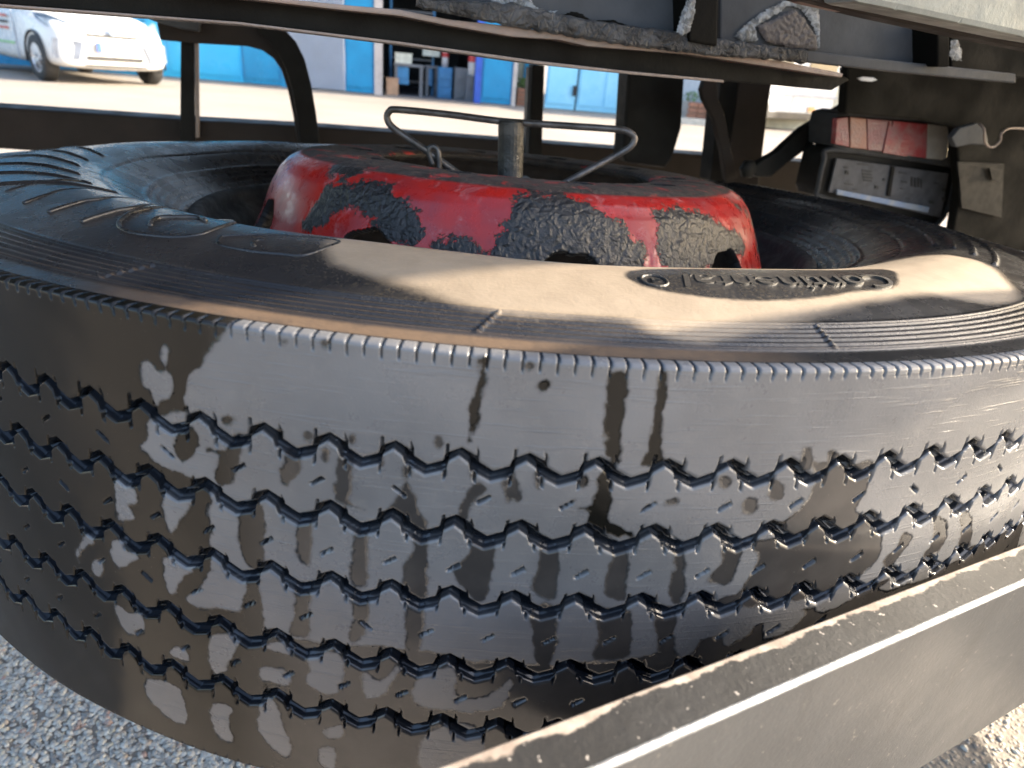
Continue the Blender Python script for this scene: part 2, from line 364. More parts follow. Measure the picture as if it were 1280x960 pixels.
# loose and embedded aggregate stones close to the tyre: one stuff mesh
def pebbles():
    t = (1+5**.5)/2
    iv = np.array([(-1,t,0),(1,t,0),(-1,-t,0),(1,-t,0),(0,-1,t),(0,1,t),(0,-1,-t),(0,1,-t),(t,0,-1),(t,0,1),(-t,0,-1),(-t,0,1)])/math.hypot(1, t)
    fc = np.array([(0,11,5),(0,5,1),(0,1,7),(0,7,10),(0,10,11),(1,5,9),(5,11,4),(11,10,2),(10,7,6),(7,1,8),(3,9,4),(3,4,2),(3,2,6),(3,6,8),(3,8,9),(4,9,5),(2,4,11),(6,2,10),(8,6,7),(9,8,1)])
    Vv = []; Fv = []; tone = []
    N = 34000
    for i in range(N):
        q_ = rng.random()
        if q_ < .62: x = rng.uniform(-.80, -.18); y = rng.uniform(-.50, .02)
        elif q_ < .80: x = rng.uniform(.22, .60); y = rng.uniform(-.36, -.10)
        else: x = rng.uniform(-1.1, .95); y = rng.uniform(-1.1, .1)
        s = .0018+.0034*rng.random()**1.4
        vv = iv*(1+rng.normal(0, .14, (12, 1)))*np.array([s*rng.uniform(.8, 1.5), s*rng.uniform(.7, 1.1), s*.55])
        a = rng.uniform(0, 6.28); ca, sa = math.cos(a), math.sin(a)
        vv = vv @ np.array([[ca, sa, 0], [-sa, ca, 0], [0, 0, 1]])
        Vv.append(vv+np.array([x, y, s*.12])); Fv.append(fc+12*i); tone += [rng.random()]*12
    me = bpy.data.meshes.new('gravel'); Vv = np.concatenate(Vv); Fv = np.concatenate(Fv)
    me.vertices.add(len(Vv)); me.vertices.foreach_set('co', Vv.ravel())
    me.loops.add(len(Fv)*3); me.loops.foreach_set('vertex_index', Fv.ravel())
    me.polygons.add(len(Fv)); me.polygons.foreach_set('loop_start', np.arange(0, len(Fv)*3, 3)); me.update(); me.validate()
    at = me.attributes.new('tone', 'FLOAT', 'POINT'); at.data.foreach_set('value', np.array(tone, dtype=np.float32))
    o = link('gravel', me, M['stone']); tag(o, 'pale grey and pinkish aggregate stones in the asphalt under the tyre', 'gravel', kind='stuff')
pebbles()

# ------------------------------------------------------------------ signed distance to polygons
def sdf(P, poly):
    poly = np.array(poly, float); out = np.full(len(P), -1.0)
    mn = poly.min(0)-.03; mx = poly.max(0)+.03
    idx = np.where((P[:, 0] > mn[0]) & (P[:, 0] < mx[0]) & (P[:, 1] > mn[1]) & (P[:, 1] < mx[1]))[0]
    if len(idx) == 0: return out
    Q = P[idx]; d = np.full(len(Q), 1e9); ins = np.zeros(len(Q), bool)
    for i in range(len(poly)):
        a = poly[i]; c = poly[(i+1) % len(poly)]; e_ = c-a; L = e_@e_+1e-18
        t = np.clip(((Q-a)@e_)/L, 0, 1); q = Q-a-t[:, None]*e_; d = np.minimum(d, (q**2).sum(1))
        cond = ((a[1] > Q[:, 1]) != (c[1] > Q[:, 1])); xx = e_[0]*(Q[:, 1]-a[1])/(e_[1]+1e-15)+a[0]
        ins ^= cond & (Q[:, 0] < xx)
    out[idx] = np.where(ins, 1, -1)*np.sqrt(d); return out
def rnd_poly(px, n=4):
    P = smooth_path([(a, c_, 0) for a, c_ in px], n, True); return [(p.x, p.y) for p in P]
def ell(cx, cy, rx, ry): return [(cx+rx*math.cos(a), cy+ry*math.sin(a)) for a in np.linspace(0, 2*math.pi, 12, endpoint=False)]

# ------------------------------------------------------------------ spare wheel
wheel = empty('spare_wheel', TYRE_M, 'worn black truck spare wheel lying flat under the frame, red painted disc facing up', 'truck wheel')
RT_ = .52; ZB = -.2405
GZ = [-.0455, -.0770, -.1125, -.1498, -.1862]     # mean groove centre heights
PER = R_(3.0); PH0 = [.09, .10, .09, .06, .12]
def zig(ph):                                      # outline of a groove edge over one pitch, metres
    X = [0, .22, .465, .48, .73, .975, .99, 1.0]
    up = [-.0026, -.0061, -.0034, -.0003, .0031, -.0004, -.0026, -.0026]
    return np.interp(ph, X, up)
def zig_lo(ph):
    ph = (ph+.11) % 1
    X = [0, .29, .625, .64, .80, .96, .975, 1.0]
    lo = [-.0070, -.0109, -.0076, -.0037, -.0006, -.0038, -.0069, -.0070]
    return np.interp(ph, X, lo)
phis = np.concatenate([np.arange(-180, -50, .5), np.arange(-50, 54, .066), np.arange(54, 180, .5)]); phis = np.radians(phis); NP_ = len(phis)
def build_tread():
    rows_z = []; rows_r = []; rows_g = []; rows_t = []    # each: array over phi
    pitchvar = phis + R_(.14)*np.sin(phis*19+1)
    def ph(k): return ((pitchvar/PER)+PH0[k]) % 1.0
    GW = .0052; DEP = .0105
    tops = []; bots = []
    for k, zc in enumerate(GZ):
        wd = .0015 if k else 0; tops.append(zc+zig(ph(k))+.0027+wd*.5); bots.append(zc+zig_lo(ph(k))+.0027-wd*.5)
    one = np.ones(NP_)
    def add(z, r, g_, t): rows_z.append(z*one); rows_r.append(r*one); rows_g.append(g_*one); rows_t.append(t)
    add(0.0, .5135, 0, 'sh'); add(-.0003, .5186, 0, 'sh'); add(-.0012, .5197, 0, 'rib0')
    edges_top = [-.0018*one]+bots; edges_bot = tops+[(ZB+.004)*one]
    for k in range(6):
        a, c = edges_top[k], edges_bot[k]; n = 46 if k in (0, 5) else 38
        for i in range(n+1):
            t = i/n; z = a+(c-a)*t
            rr = RT_ - (.0007 if (i == 0 and k > 0) or (i == n and k < 5) else 0)
            add(z, rr, 0, ('rib', k, a, c))
        if k < 5:
            t_, b_ = tops[k], bots[k]
            add(t_-.0003, RT_-.0016, .9, 'g'); add(t_-.0007, RT_-DEP*.55, 1, 'g'); add(t_-.0012, RT_-DEP, 1, 'g')
            m_ = (t_+b_)/2
            add(m_+.0006, RT_-DEP-.0004, 1, 'g'); add(m_+.0003, RT_-DEP+.0042, 1, 'g'); add(m_-.0005, RT_-DEP+.0042, 1, 'g'); add(m_-.0008, RT_-DEP-.0004, 1, 'g')
            add(b_+.0020, RT_-DEP, 1, 'g'); add(b_+.0018, RT_-.0058, 1, 'g'); add(b_+.0015, RT_-.0036, 1, 'g'); add(b_+.0008, RT_-.0033, .8, 'g'); add(b_+.0005, RT_-.0022, .95, 'g'); add(b_+.0001, RT_-.0010, .6, 'g')
    add(ZB+.0024, .5190, 0, 'sh'); add(ZB+.001, .5165, 0, 'sh'); add(ZB, .5135, 0, 'sh')
    Z = np.array(rows_z); Rr = np.array(rows_r); G = np.array(rows_g)
    S_ = phis*RT_
    sip = np.zeros_like(Z)
    # slits beside the grooves and diagonal sipes in the middle of the ribs
    for i, t in enumerate(rows_t):
        if t == 'g' or t == 'sh': continue
        k = t[1] if isinstance(t, tuple) else 0
        for e_, side in ((None if not isinstance(t, tuple) else t[2], -1), (None if not isinstance(t, tuple) else t[3], 1)):
            if e_ is None: continue
            kk = k-1 if side == -1 else k
            if kk < 0 or kk > 4: continue
            p = ph(kk); dist = np.abs(Z[i]-e_)
            big_ = 1.0 if (kk in (0, 4)) else .55
            for c0, ln in ((.98, .0042), (.52, .0040)):
                c1 = c0 if side == 1 else c0-.03
                dd = np.abs(((p-c1+.5) % 1)-.5)*PER*RT_
                sip[i] = np.maximum(sip[i], np.clip(1-(dd/.00062)**2, 0, 1)*(dist < ln*big_))
        if 1 <= k <= 4:
            a, c = t[2], t[3]; mid = float(np.mean((a+c)/2))
            p = (((phis/PER)*(0.8 if k == 1 else 1.0)+.37*k+.15)); cell = np.floor(p); q = (p-cell-.5)*PER*RT_/(0.8 if k == 1 else 1.0)
            flip = np.where((np.sin(cell*12.9898+k*7.1)*43758.5 % 1) < (.4 if k == 1 else .12), -1, 1)
            y = Z[i]-(mid+.000*cell); ang = .62
            al = q*math.cos(ang)+y*math.sin(ang)*flip; ac = -q*math.sin(ang)*flip+y*math.cos(ang)
            sip[i] = np.maximum(sip[i], np.clip(1.2-(ac/.00075)**2, 0, 1)*(np.abs(al) < .0034))
    # shoulder notches
    pn = (S_/.0066) % 1; dd = np.abs(pn-.5)*.0066
    for i, t in enumerate(rows_t):
        z = Z[i]
        for zz, sgn in ((0, 1), (ZB, -1)):
            d0 = np.abs(z-zz)
            if (d0 < .008).any():
                wdt = np.clip(.00062*(1-d0/.0075), 0, 1)+1e-9
                sip[i] = np.maximum(sip[i], np.clip(1.2-(dd/wdt)**2, 0, 1)*(d0 < .0058))
    Rr = Rr-sip*.0034
    und = .00025*np.sin(phis*31)[None, :]*np.sin(Z*90)
    Rr = Rr+und*(G == 0)
    G2 = np.maximum(G, np.clip(sip*2.6, 0, 1))
    X = Rr*np.sin(phis)[None, :]; Y = -Rr*np.cos(phis)[None, :]
    # wet map
    P = np.stack([np.broadcast_to(S_, Z.shape).ravel(), Z.ravel()], 1)
    fld = np.full(len(P), -.02)
    def cv(px): return [cyl_t(*q) for q in px]
    WET = TREAD_MARKS
    for op, px in WET:
        if op == 'w' and len(px) != 12 and px[0][1] > 580:
            cy_ = sum(q[1] for q in px)/len(px); px = [(q[0], cy_+(q[1]-cy_)*1.14) for q in px]
        d = sdf(P, cv(rnd_poly(px, 3)) if op != 'W' else cv(px))
        if op in 'wW': fld = np.maximum(fld, d)
        else: fld = np.where(d > -.03, np.minimum(fld, -d), fld)
    # the parts away from the digitised arc: wet on the left, blotchy elsewhere
    s = P[:, 0]
    left = -(s+.42)
    fld = np.maximum(fld, np.minimum(left, .02))
    far = np.abs(s) > .47
    fld = np.where(far & (s > 0), .006*np.sin(s*60)+.006*np.sin(P[:, 1]*110+s*25), fld)
    dp = np.clip((-.070-s)/.045, 0, 1)  # left side darkened as if under less sky; outlines below are wet streaks
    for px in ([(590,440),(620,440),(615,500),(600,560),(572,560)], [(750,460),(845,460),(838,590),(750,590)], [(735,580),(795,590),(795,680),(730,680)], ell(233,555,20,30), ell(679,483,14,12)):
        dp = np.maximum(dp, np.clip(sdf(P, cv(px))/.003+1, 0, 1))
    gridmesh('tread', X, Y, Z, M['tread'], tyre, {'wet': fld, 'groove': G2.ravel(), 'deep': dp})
def gridmesh(name, X, Y, Z, mat, parent, attrs, close=True, keep=None, flip=False, smooth=True):
    nr, nc = X.shape; co = np.stack([X.ravel(), Y.ravel(), Z.ravel()], 1)
    j = np.arange(nc if close else nc-1); j2 = (j+1) % nc
    i = np.arange(nr-1)[:, None]
    q = np.stack([(i*nc+j), (i*nc+j2), ((i+1)*nc+j2), ((i+1)*nc+j)], -1).reshape(-1, 4)
    if flip: q = q[:, ::-1]
    if keep is not None: q = q[keep.ravel()]
    me = bpy.data.meshes.new(name)
    me.vertices.add(len(co)); me.vertices.foreach_set('co', co.ravel().astype(np.float32))
    me.loops.add(len(q)*4); me.loops.foreach_set('vertex_index', q.ravel().astype(np.int32))
    me.polygons.add(len(q)); me.polygons.foreach_set('loop_start', np.arange(0, len(q)*4, 4).astype(np.int32)); me.update()
    if smooth: me.polygons.foreach_set('use_smooth', np.ones(len(q), bool))
    for k, a in attrs.items():
        at = me.attributes.new(k, 'FLOAT', 'POINT'); at.data.foreach_set('value', np.asarray(a, dtype=np.float32).ravel())
    return link(name, me, mat, parent, local=True)

BIG = [(-70,300),(120,358),(290,398),(275,425),(258,445),(250,460),(238,470),(229,488),(232,508),(236,514),(190,520),(184,530),(187,545),(176,558),(192,576),(210,588),(250,600),(262,610),(262,640),(265,660),(262,690),(262,714),(303,720),(325,724),(330,795),(440,806),(520,812),(600,826),(700,832),(800,822),(850,805),(880,800),(980,770),(1080,735),(1160,700),(1280,650),(1300,760),(1200,1000),(900,1150),(300,1200),(-70,900)]
TREAD_MARKS = [('W', BIG),
 ('d', [(205,432),(212,440),(208,460),(216,470),(218,480),(214,495),(205,500),(196,512),(190,505),(188,492),(178,478),(177,462),(185,450),(197,462),(207,463),(203,448)]),
 ('w', ell(233,555,14,22)), ('w', [(290,545),(304,545),(302,560),(292,600),(272,606),(268,590),(275,570),(258,565),(262,558),(283,565)]),
 ('w', [(357,560),(373,562),(376,583),(366,600),(358,608),(350,600),(350,590),(356,580)]),
 ('w', [(425,570),(441,570),(440,590),(437,625),(455,637),(430,632),(416,622),(422,600),(420,590)]),
 ('w', [(502,616),(508,604),(514,616),(520,630),(532,658),(505,648),(485,640),(495,625)]), ('w', [(502,580),(514,580),(515,592),(508,600),(500,590)]),
 ('w', [(590,608),(604,610),(604,618),(590,632),(582,645),(576,640),(576,625)]), ('w', [(635,590),(646,592),(650,622),(640,623),(634,625),(629,605)]),
 ('w', ell(555,590,5,7)), ('w', ell(590,590,7,9)), ('w', ell(672,601,5,11)), ('w', ell(727,602,6,7)), ('w', ell(407,570,5,8)), ('w', ell(476,578,4,6)),
 ('w', [(753,590),(764,594),(764,630),(762,648),(785,664),(788,670),(765,668),(735,657),(738,640),(722,636),(740,632),(747,615)]),
 ('w', ell(937,632,9,12)), ('w', ell(970,612,9,12)), ('w', ell(907,604,8,10)), ('w', ell(840,628,9,4)),
 ('w', [(1015,583),(1060,588),(1092,585),(1080,620),(1070,640),(1090,650),(1093,660),(1060,672),(1000,668),(955,656),(985,648),(1003,632),(1018,605)]),
 ('w', [(1003,560),(1015,560),(1014,585),(1003,585)]), ('w', [(1035,566),(1046,570),(1044,580),(1034,582)]),
 # second rib
 ('d', [(144,603),(158,606),(170,613),(171,628),(160,632),(168,648),(148,650)]), ('d', [(205,616),(222,610),(240,623),(230,645),(220,665),(208,662)]),
 ('w', [(303,640),(327,640),(330,700),(320,708),(303,692),(300,665)]), ('w', [(372,653),(388,655),(388,700),(380,704),(370,690)]),
 ('w', [(445,665),(458,670),(460,720),(450,730),(437,722),(440,695)]), ('w', [(515,673),(535,675),(533,710),(532,742),(508,732),(507,700),(515,690)]),
 ('w', [(590,675),(618,685),(612,730),(603,747),(585,740),(567,713),(580,700),(590,690)]), ('w', [(680,687),(697,690),(696,740),(680,744),(664,737),(672,715)]),
 ('w', [(765,687),(784,690),(783,740),(768,744),(755,738),(757,720),(765,700)]), ('w', [(842,688),(855,688),(854,742),(838,747),(836,715),(842,712)]),
 ('w', [(905,688),(925,690),(925,700),(918,720),(900,730),(883,722),(900,705)]),
 ('w', [(930,685),(1000,672),(1060,668),(1100,660),(1098,700),(1060,725),(1000,745),(940,752),(890,750),(905,742),(925,735),(943,712),(946,695)]),
 ('w', [(1130,668),(1120,685),(1105,700),(1108,715),(1117,705),(1140,675)]), ('w', [(1170,650),(1185,655),(1180,680),(1160,695),(1155,690),(1165,678)]),
 ('w', [(1203,645),(1215,648),(1212,680),(1195,692),(1200,670)]),
 # third rib
 ('d', [(140,680),(150,675),(158,690),(172,697),(160,705),(150,712),(143,700)]), ('d', [(110,670),(116,676),(103,688),(98,700),(94,688)]), ('d', ell(122,711,6,9)),
 ('d', [(202,697),(240,700),(240,715),(228,725),(218,742),(210,740),(205,715)]), ('d', [(262,712),(307,724),(303,750),(300,765),(275,762),(250,760),(232,748),(255,730)]),
 ('w', [(368,733),(385,738),(388,780),(378,792),(362,785),(368,760)]), ('w', [(437,745),(457,748),(455,790),(437,797),(440,770)]),
 ('w', [(510,745),(530,750),(525,810),(507,805)]), ('w', [(670,762),(696,766),(694,815),(680,830),(668,815),(664,790)]),
 ('w', [(746,765),(787,770),(786,815),(760,822),(742,815),(748,790)]), ('w', [(822,768),(848,768),(850,820),(826,820)]),
 ('d', [(847,768),(884,765),(880,790),(868,815),(846,822)]), ('d', [(912,768),(950,762),(940,785),(925,800),(905,806)]), ('d', [(960,762),(1005,762),(990,785),(955,798)]),
 ('d', [(1020,745),(1085,720),(1080,740),(1030,765)]), ('d', [(1100,735),(1170,690),(1210,690),(1150,725)]),
 # fourth rib
 ('d', [(263,797),(300,795),(293,815),(285,835),(265,838)]), ('d', [(325,808),(355,805),(363,818),(350,815)]), ('d', [(330,835),(360,840),(362,858),(328,850)]),
 ('d', [(385,820),(425,815),(425,860),(412,867),(380,855),(388,840)]), ('d', [(455,840),(475,850),(495,835),(498,840),(480,865),(458,872)]),
 ('d', [(524,848),(560,834),(572,845),(570,868),(610,872),(638,850),(625,885),(560,888),(518,878)]), ('d', [(145,757),(160,768),(176,768),(176,792),(160,790),(150,775)]),
 ('d', [(212,815),(228,810),(236,825),(220,822)]),
 # bottom shoulder
 ('d', [(265,880),(290,885),(285,900),(292,928),(270,915)]), ('d', [(325,880),(340,875),(355,905),(362,945),(340,935),(325,910)]), ('d', [(408,910),(428,905),(427,920),(412,922)]),
 ('d', [(400,940),(418,935),(418,958),(402,955)]), ('d', [(528,925),(560,905),(600,915),(600,965),(530,965)]), ('d', [(185,850),(225,862),(232,905),(190,880)]),
 # runs of water down the upper shoulder
 ('w', [(601,447),(612,447),(609,468),(601,490),(596,520),(589,552),(582,552),(585,530),(591,500),(599,470)]),
 ('w', [(762,468),(783,468),(781,500),(776,540),(777,578),(760,578),(757,540),(757,510)]),
 ('w', [(823,470),(834,470),(830,500),(824,540),(828,578),(804,580),(812,550),(818,520)]), ('w', ell(679,483,9,8)), ('w', ell(661,459,5,6)), ('w', ell(408,430,6,5)), ('w', ell(354,427,5,4)),
 ('w', ell(285,525,9,7)), ('w', ell(350,540,7,6)), ('w', ell(385,545,6,5)), ('w', ell(548,553,5,8)), ('w', ell(440,550,4,7)),
 ('w', [(225,465),(240,455),(236,480),(228,505),(216,505),(222,485)]),
]
tyre = link('tyre', (lambda: None)() or bpy.data.meshes.new('tyre'), None, wheel, local=True)
build_tread()

# sidewall surface height above shoulder as a function of radius
PR = [.5135, .5085, .5020, .476, .460, .445, .430, .415, .400, .385, .370, .355, .345, .335, .325, .315, .306, .300]
PZ = [.0000, .0006, .0006, .0040, .0085, .0120, .0145, .0150, .0125, .0080, .0015, -.0065, -.0125, -.0200, -.0275, -.0340, -.0400, -.0430]
def swz(r): return np.interp(r, PR[::-1], PZ[::-1])
SMOOTH_R = np.linspace(.300, .5135, 400); _z = swz(SMOOTH_R)
_k = np.hanning(31); _k /= _k.sum(); _z2 = np.convolve(np.pad(_z, 15, mode='edge'), _k, 'valid')
def swzs(r): return np.interp(r, SMOOTH_R, _z2)
def build_sidewall():
    rr = np.concatenate([np.linspace(.5135, .5025, 8), np.linspace(.5020, .4760, 66), np.linspace(.4752, .300, 125)])
    ph2 = np.radians(np.concatenate([np.arange(-180, -75, .5), np.arange(-75, 75, .12), np.arange(75, 180, .5)]))
    R2, P2 = np.meshgrid(rr, ph2, indexing='ij')
    Zs = swzs(R2)
    band = (R2 > .4775) & (R2 < .5000)
    saw = ((R2-.4775)/.0045) % 1
    amp = .00075
    fade = np.ones_like(P2)
    Zs = Zs+band*amp*np.clip(1.6*np.abs(2*saw-1)-.3, 0, 1)*fade
    Zs = Zs+.0009*np.exp(-((R2-.4755)/.0009)**2)+.0007*np.exp(-((R2-.5015)/.0008)**2)
    for pb in (R_(-20), R_(-.6), R_(17.2), R_(44)):   # small cross ridges in the band
        Zs = Zs+band*.0013*np.exp(-(((P2-pb)*R2+(R2-.49)*.35)/.0007)**2)
    for rc, h, w_ in ((.3790, -.0012, .0009), (.3500, .0022, .0016), (.3430, .0016, .0011), (.3370, .0016, .0010), (.3305, .0014, .0009), (.3230, .0018, .0014)):
        Zs = Zs+h*np.exp(-((R2-rc)/w_)**2)
    # raised arcs on the right-hand shoulder
    for rc, p0, p1 in ((.402, 61, 130), (.414, 58, 130), (.428, 55, 130), (.443, 52, 130)):
        m = (P2 > R_(p0)) & (P2 < R_(p1)); Zs = Zs+m*.0022*np.exp(-((R2-rc)/.0016)**2)
    # radial moulded petals on the left-hand shoulder
    for k in range(6):
        pc = R_(-46-7.5*k); sk = (P2-pc)*R2+(R2-.44)*.9
        m = (R2 > .395) & (R2 < .468); Zs = Zs+m*.0016*np.exp(-(sk/.0022)**2)
    Zs = Zs+.0006*np.sin(P2*13+R2*40)*np.clip((.47-R2)*20, 0, 1)
    X = R2*np.sin(P2); Y = -R2*np.cos(P2)
    P = np.stack([X.ravel(), Y.ravel()], 1)
    cv = lambda px: [pl_t(*q) for q in rnd_poly(px, 3)]
    sunlit_dust = sdf(P, cv([(408,312),(430,306),(520,314),(640,326),(760,334),(860,338),(950,337),(1050,331),(1100,324),(1165,322),(1225,330),(1262,345),(1270,362),(1225,366),(1150,364),(1075,372),(1000,384),(940,392),(880,398),(830,392),(790,380),(740,375),(700,374),(620,368),(540,352),(480,340),(430,330),(410,322)]))  # pale dust, outlined by the sunlit patch, so it paints sun as well
    patch = sdf(P, cv([(780,349),(800,344),(900,343),(1000,341),(1100,341),(1121,350),(1113,360),(1070,363),(1020,368),(960,370),(900,368),(850,364),(810,359),(790,354)]))
    t = np.clip((.0065-np.abs(R2-.5080))/.002, 0, 1)*.8*np.clip((P2-R_(-21))/R_(6), 0, 1)*np.clip((R_(15)-P2)/R_(6), 0, 1)  # tan painted only along the shoulder arc that the sun lights
    ridge = np.clip(saw*2-1.3, 0, 1)*band*.8
    t = np.maximum(t, ridge*np.clip((P2-R_(-60))/R_(10), 0, 1))
    gridmesh('sidewall', X, Y, Zs, M['sidewall'], tyre, {'dust': np.clip(sunlit_dust, -.05, .05), 'patch': np.clip(patch, -.05, .05), 'tan': t}, flip=True)
build_sidewall()
# lower sidewall and inner bead in one plain lathe
lathe('lower_sidewall', [(.5135, ZB), (.5, ZB-.002), (.46, ZB-.012), (.43, ZB-.018), (.40, ZB-.014), (.36, ZB+.004), (.33, ZB+.022), (.300, ZB+.045)], M['rubber'], tyre, 160, local=True)

# moulded lettering on the sidewall
def lettering():
    cu = bpy.data.curves.new('lettering', 'FONT'); cu.body = 'Continental'; cu.size = 1; cu.extrude = 0; cu.shear = .25; cu.resolution_u = 6; cu.space_character = .92
    try: cu.offset = .0
    except Exception: pass
    to = bpy.data.objects.new('tmp', cu); COL.objects.link(to); dg = bpy.context.evaluated_depsgraph_get()
    me = bpy.data.meshes.new_from_object(to.evaluated_get(dg)); bpy.data.objects.remove(to)
    bm = bmesh.new(); bm.from_mesh(me); bmesh.ops.subdivide_edges(bm, edges=[e_ for e_ in bm.edges if e_.calc_length() > .12], cuts=3)
    xs = [v_.co.x for v_ in bm.verts]; x0, x1 = min(xs), max(xs); ys = [v_.co.y for v_ in bm.verts]; y0, y1 = min(ys), max(ys)
    r = bmesh.ops.extrude_face_region(bm, geom=bm.faces[:]); top = {g_ for g_ in r['geom'] if isinstance(g_, bmesh.types.BMVert)}
    a0, a1 = R_(11.4), R_(30.0); rin, rout = .427, .444
    for v_ in bm.verts:
        f = (v_.co.x-x0)/(x1-x0); g_ = (v_.co.y-y0)/(y1-y0)
        ph = a1+(a0-a1)*f; rr = rin+(rout-rin)*g_
        z = float(swzs(rr))+(.0009 if v_ in top else -.001)
        v_.co = (rr*math.sin(ph), -rr*math.cos(ph), z)
    bmobj('lettering', bm, M['letter'], tyre, local=True)
lettering()
# round trade mark beside the word
def ring_mark(ph, r, rad, name):
    c = Vector((r*math.sin(ph), -r*math.cos(ph), float(swzs(r))))
    P = [c+Vector((rad*math.cos(a), rad*math.sin(a), .0002)) for a in np.linspace(0, 2*math.pi, 20)]
    for p in P: p.z = float(swzs(math.hypot(p.x, p.y)))+.0004
    bm = bmesh.new(); add_tube(bm, P, .0008, 6)
    add_box(bm, (c.x-.001, c.y, c.z+.0006), (.0006, .0028, .0007)); add_box(bm, (c.x+.0012, c.y+.0012, c.z+.0006), (.0016, .0005, .0007))
    bmobj(name, bm, M['letter'], tyre, True)
ring_mark(R_(9.6), .438, .0065, 'trade_mark_ring')
# large raised outlines of the moulded characters
for px, cl in (([(424,304),(383,319),(352,328.5),(322,330.5),(298,324.5),(281,315),(273,306),(275,297),(283,293.5),(330,294),(379,297),(405,299)], 1),
           ([(292,279),(258,289.5),(223,299),(187,300),(162,295),(150,286),(150,275.5),(164,265),(187,260),(216,261),(257,268),(280,274)], 1),
           ([(188,281),(190,275),(200,271.5),(223,270.8),(247,272),(257,275.5)], 0), ([(318,309),(316,303),(322,299),(330,299)], 0),
           ([(102,280),(122,269.6),(145,262.6),(173,258),(201,256.7)], 0), ([(61,266),(84,256.7),(105,251),(129,248.5),(176,251)], 0),
           ([(30,254.4),(58,244),(80,238),(120,238)], 0), ([(8,240),(34,232),(60,227),(100,226)], 0)):
    P = []
    for q in px:
        z = .012
        for _ in range(4): x, y = pl_t(*q, z); z = float(swzs(math.hypot(x, y)))
        P.append((x, y, 0))
    P = smooth_path(P, 6, bool(cl)) 
    if cl: P.append(P[0].copy())
    for p in P: p.z = float(swzs(math.hypot(p.x, p.y)))-.0004
    tube('raised_outline', P, .0014, M['rubber'], tyre, 6, True)

# rim
lathe('rim', [(.318, -.026), (.314, -.0235), (.308, -.024), (.304, -.029), (.302, -.038), (.290, -.046), (.284, -.060), (.281, -.075), (.270, -.100), (.262, -.125), (.262, -.16), (.281, -.185), (.284, -.21), (.302, -.216), (.314, -.228), (.3, -.232)], M['rim'], wheel, 200, local=True)

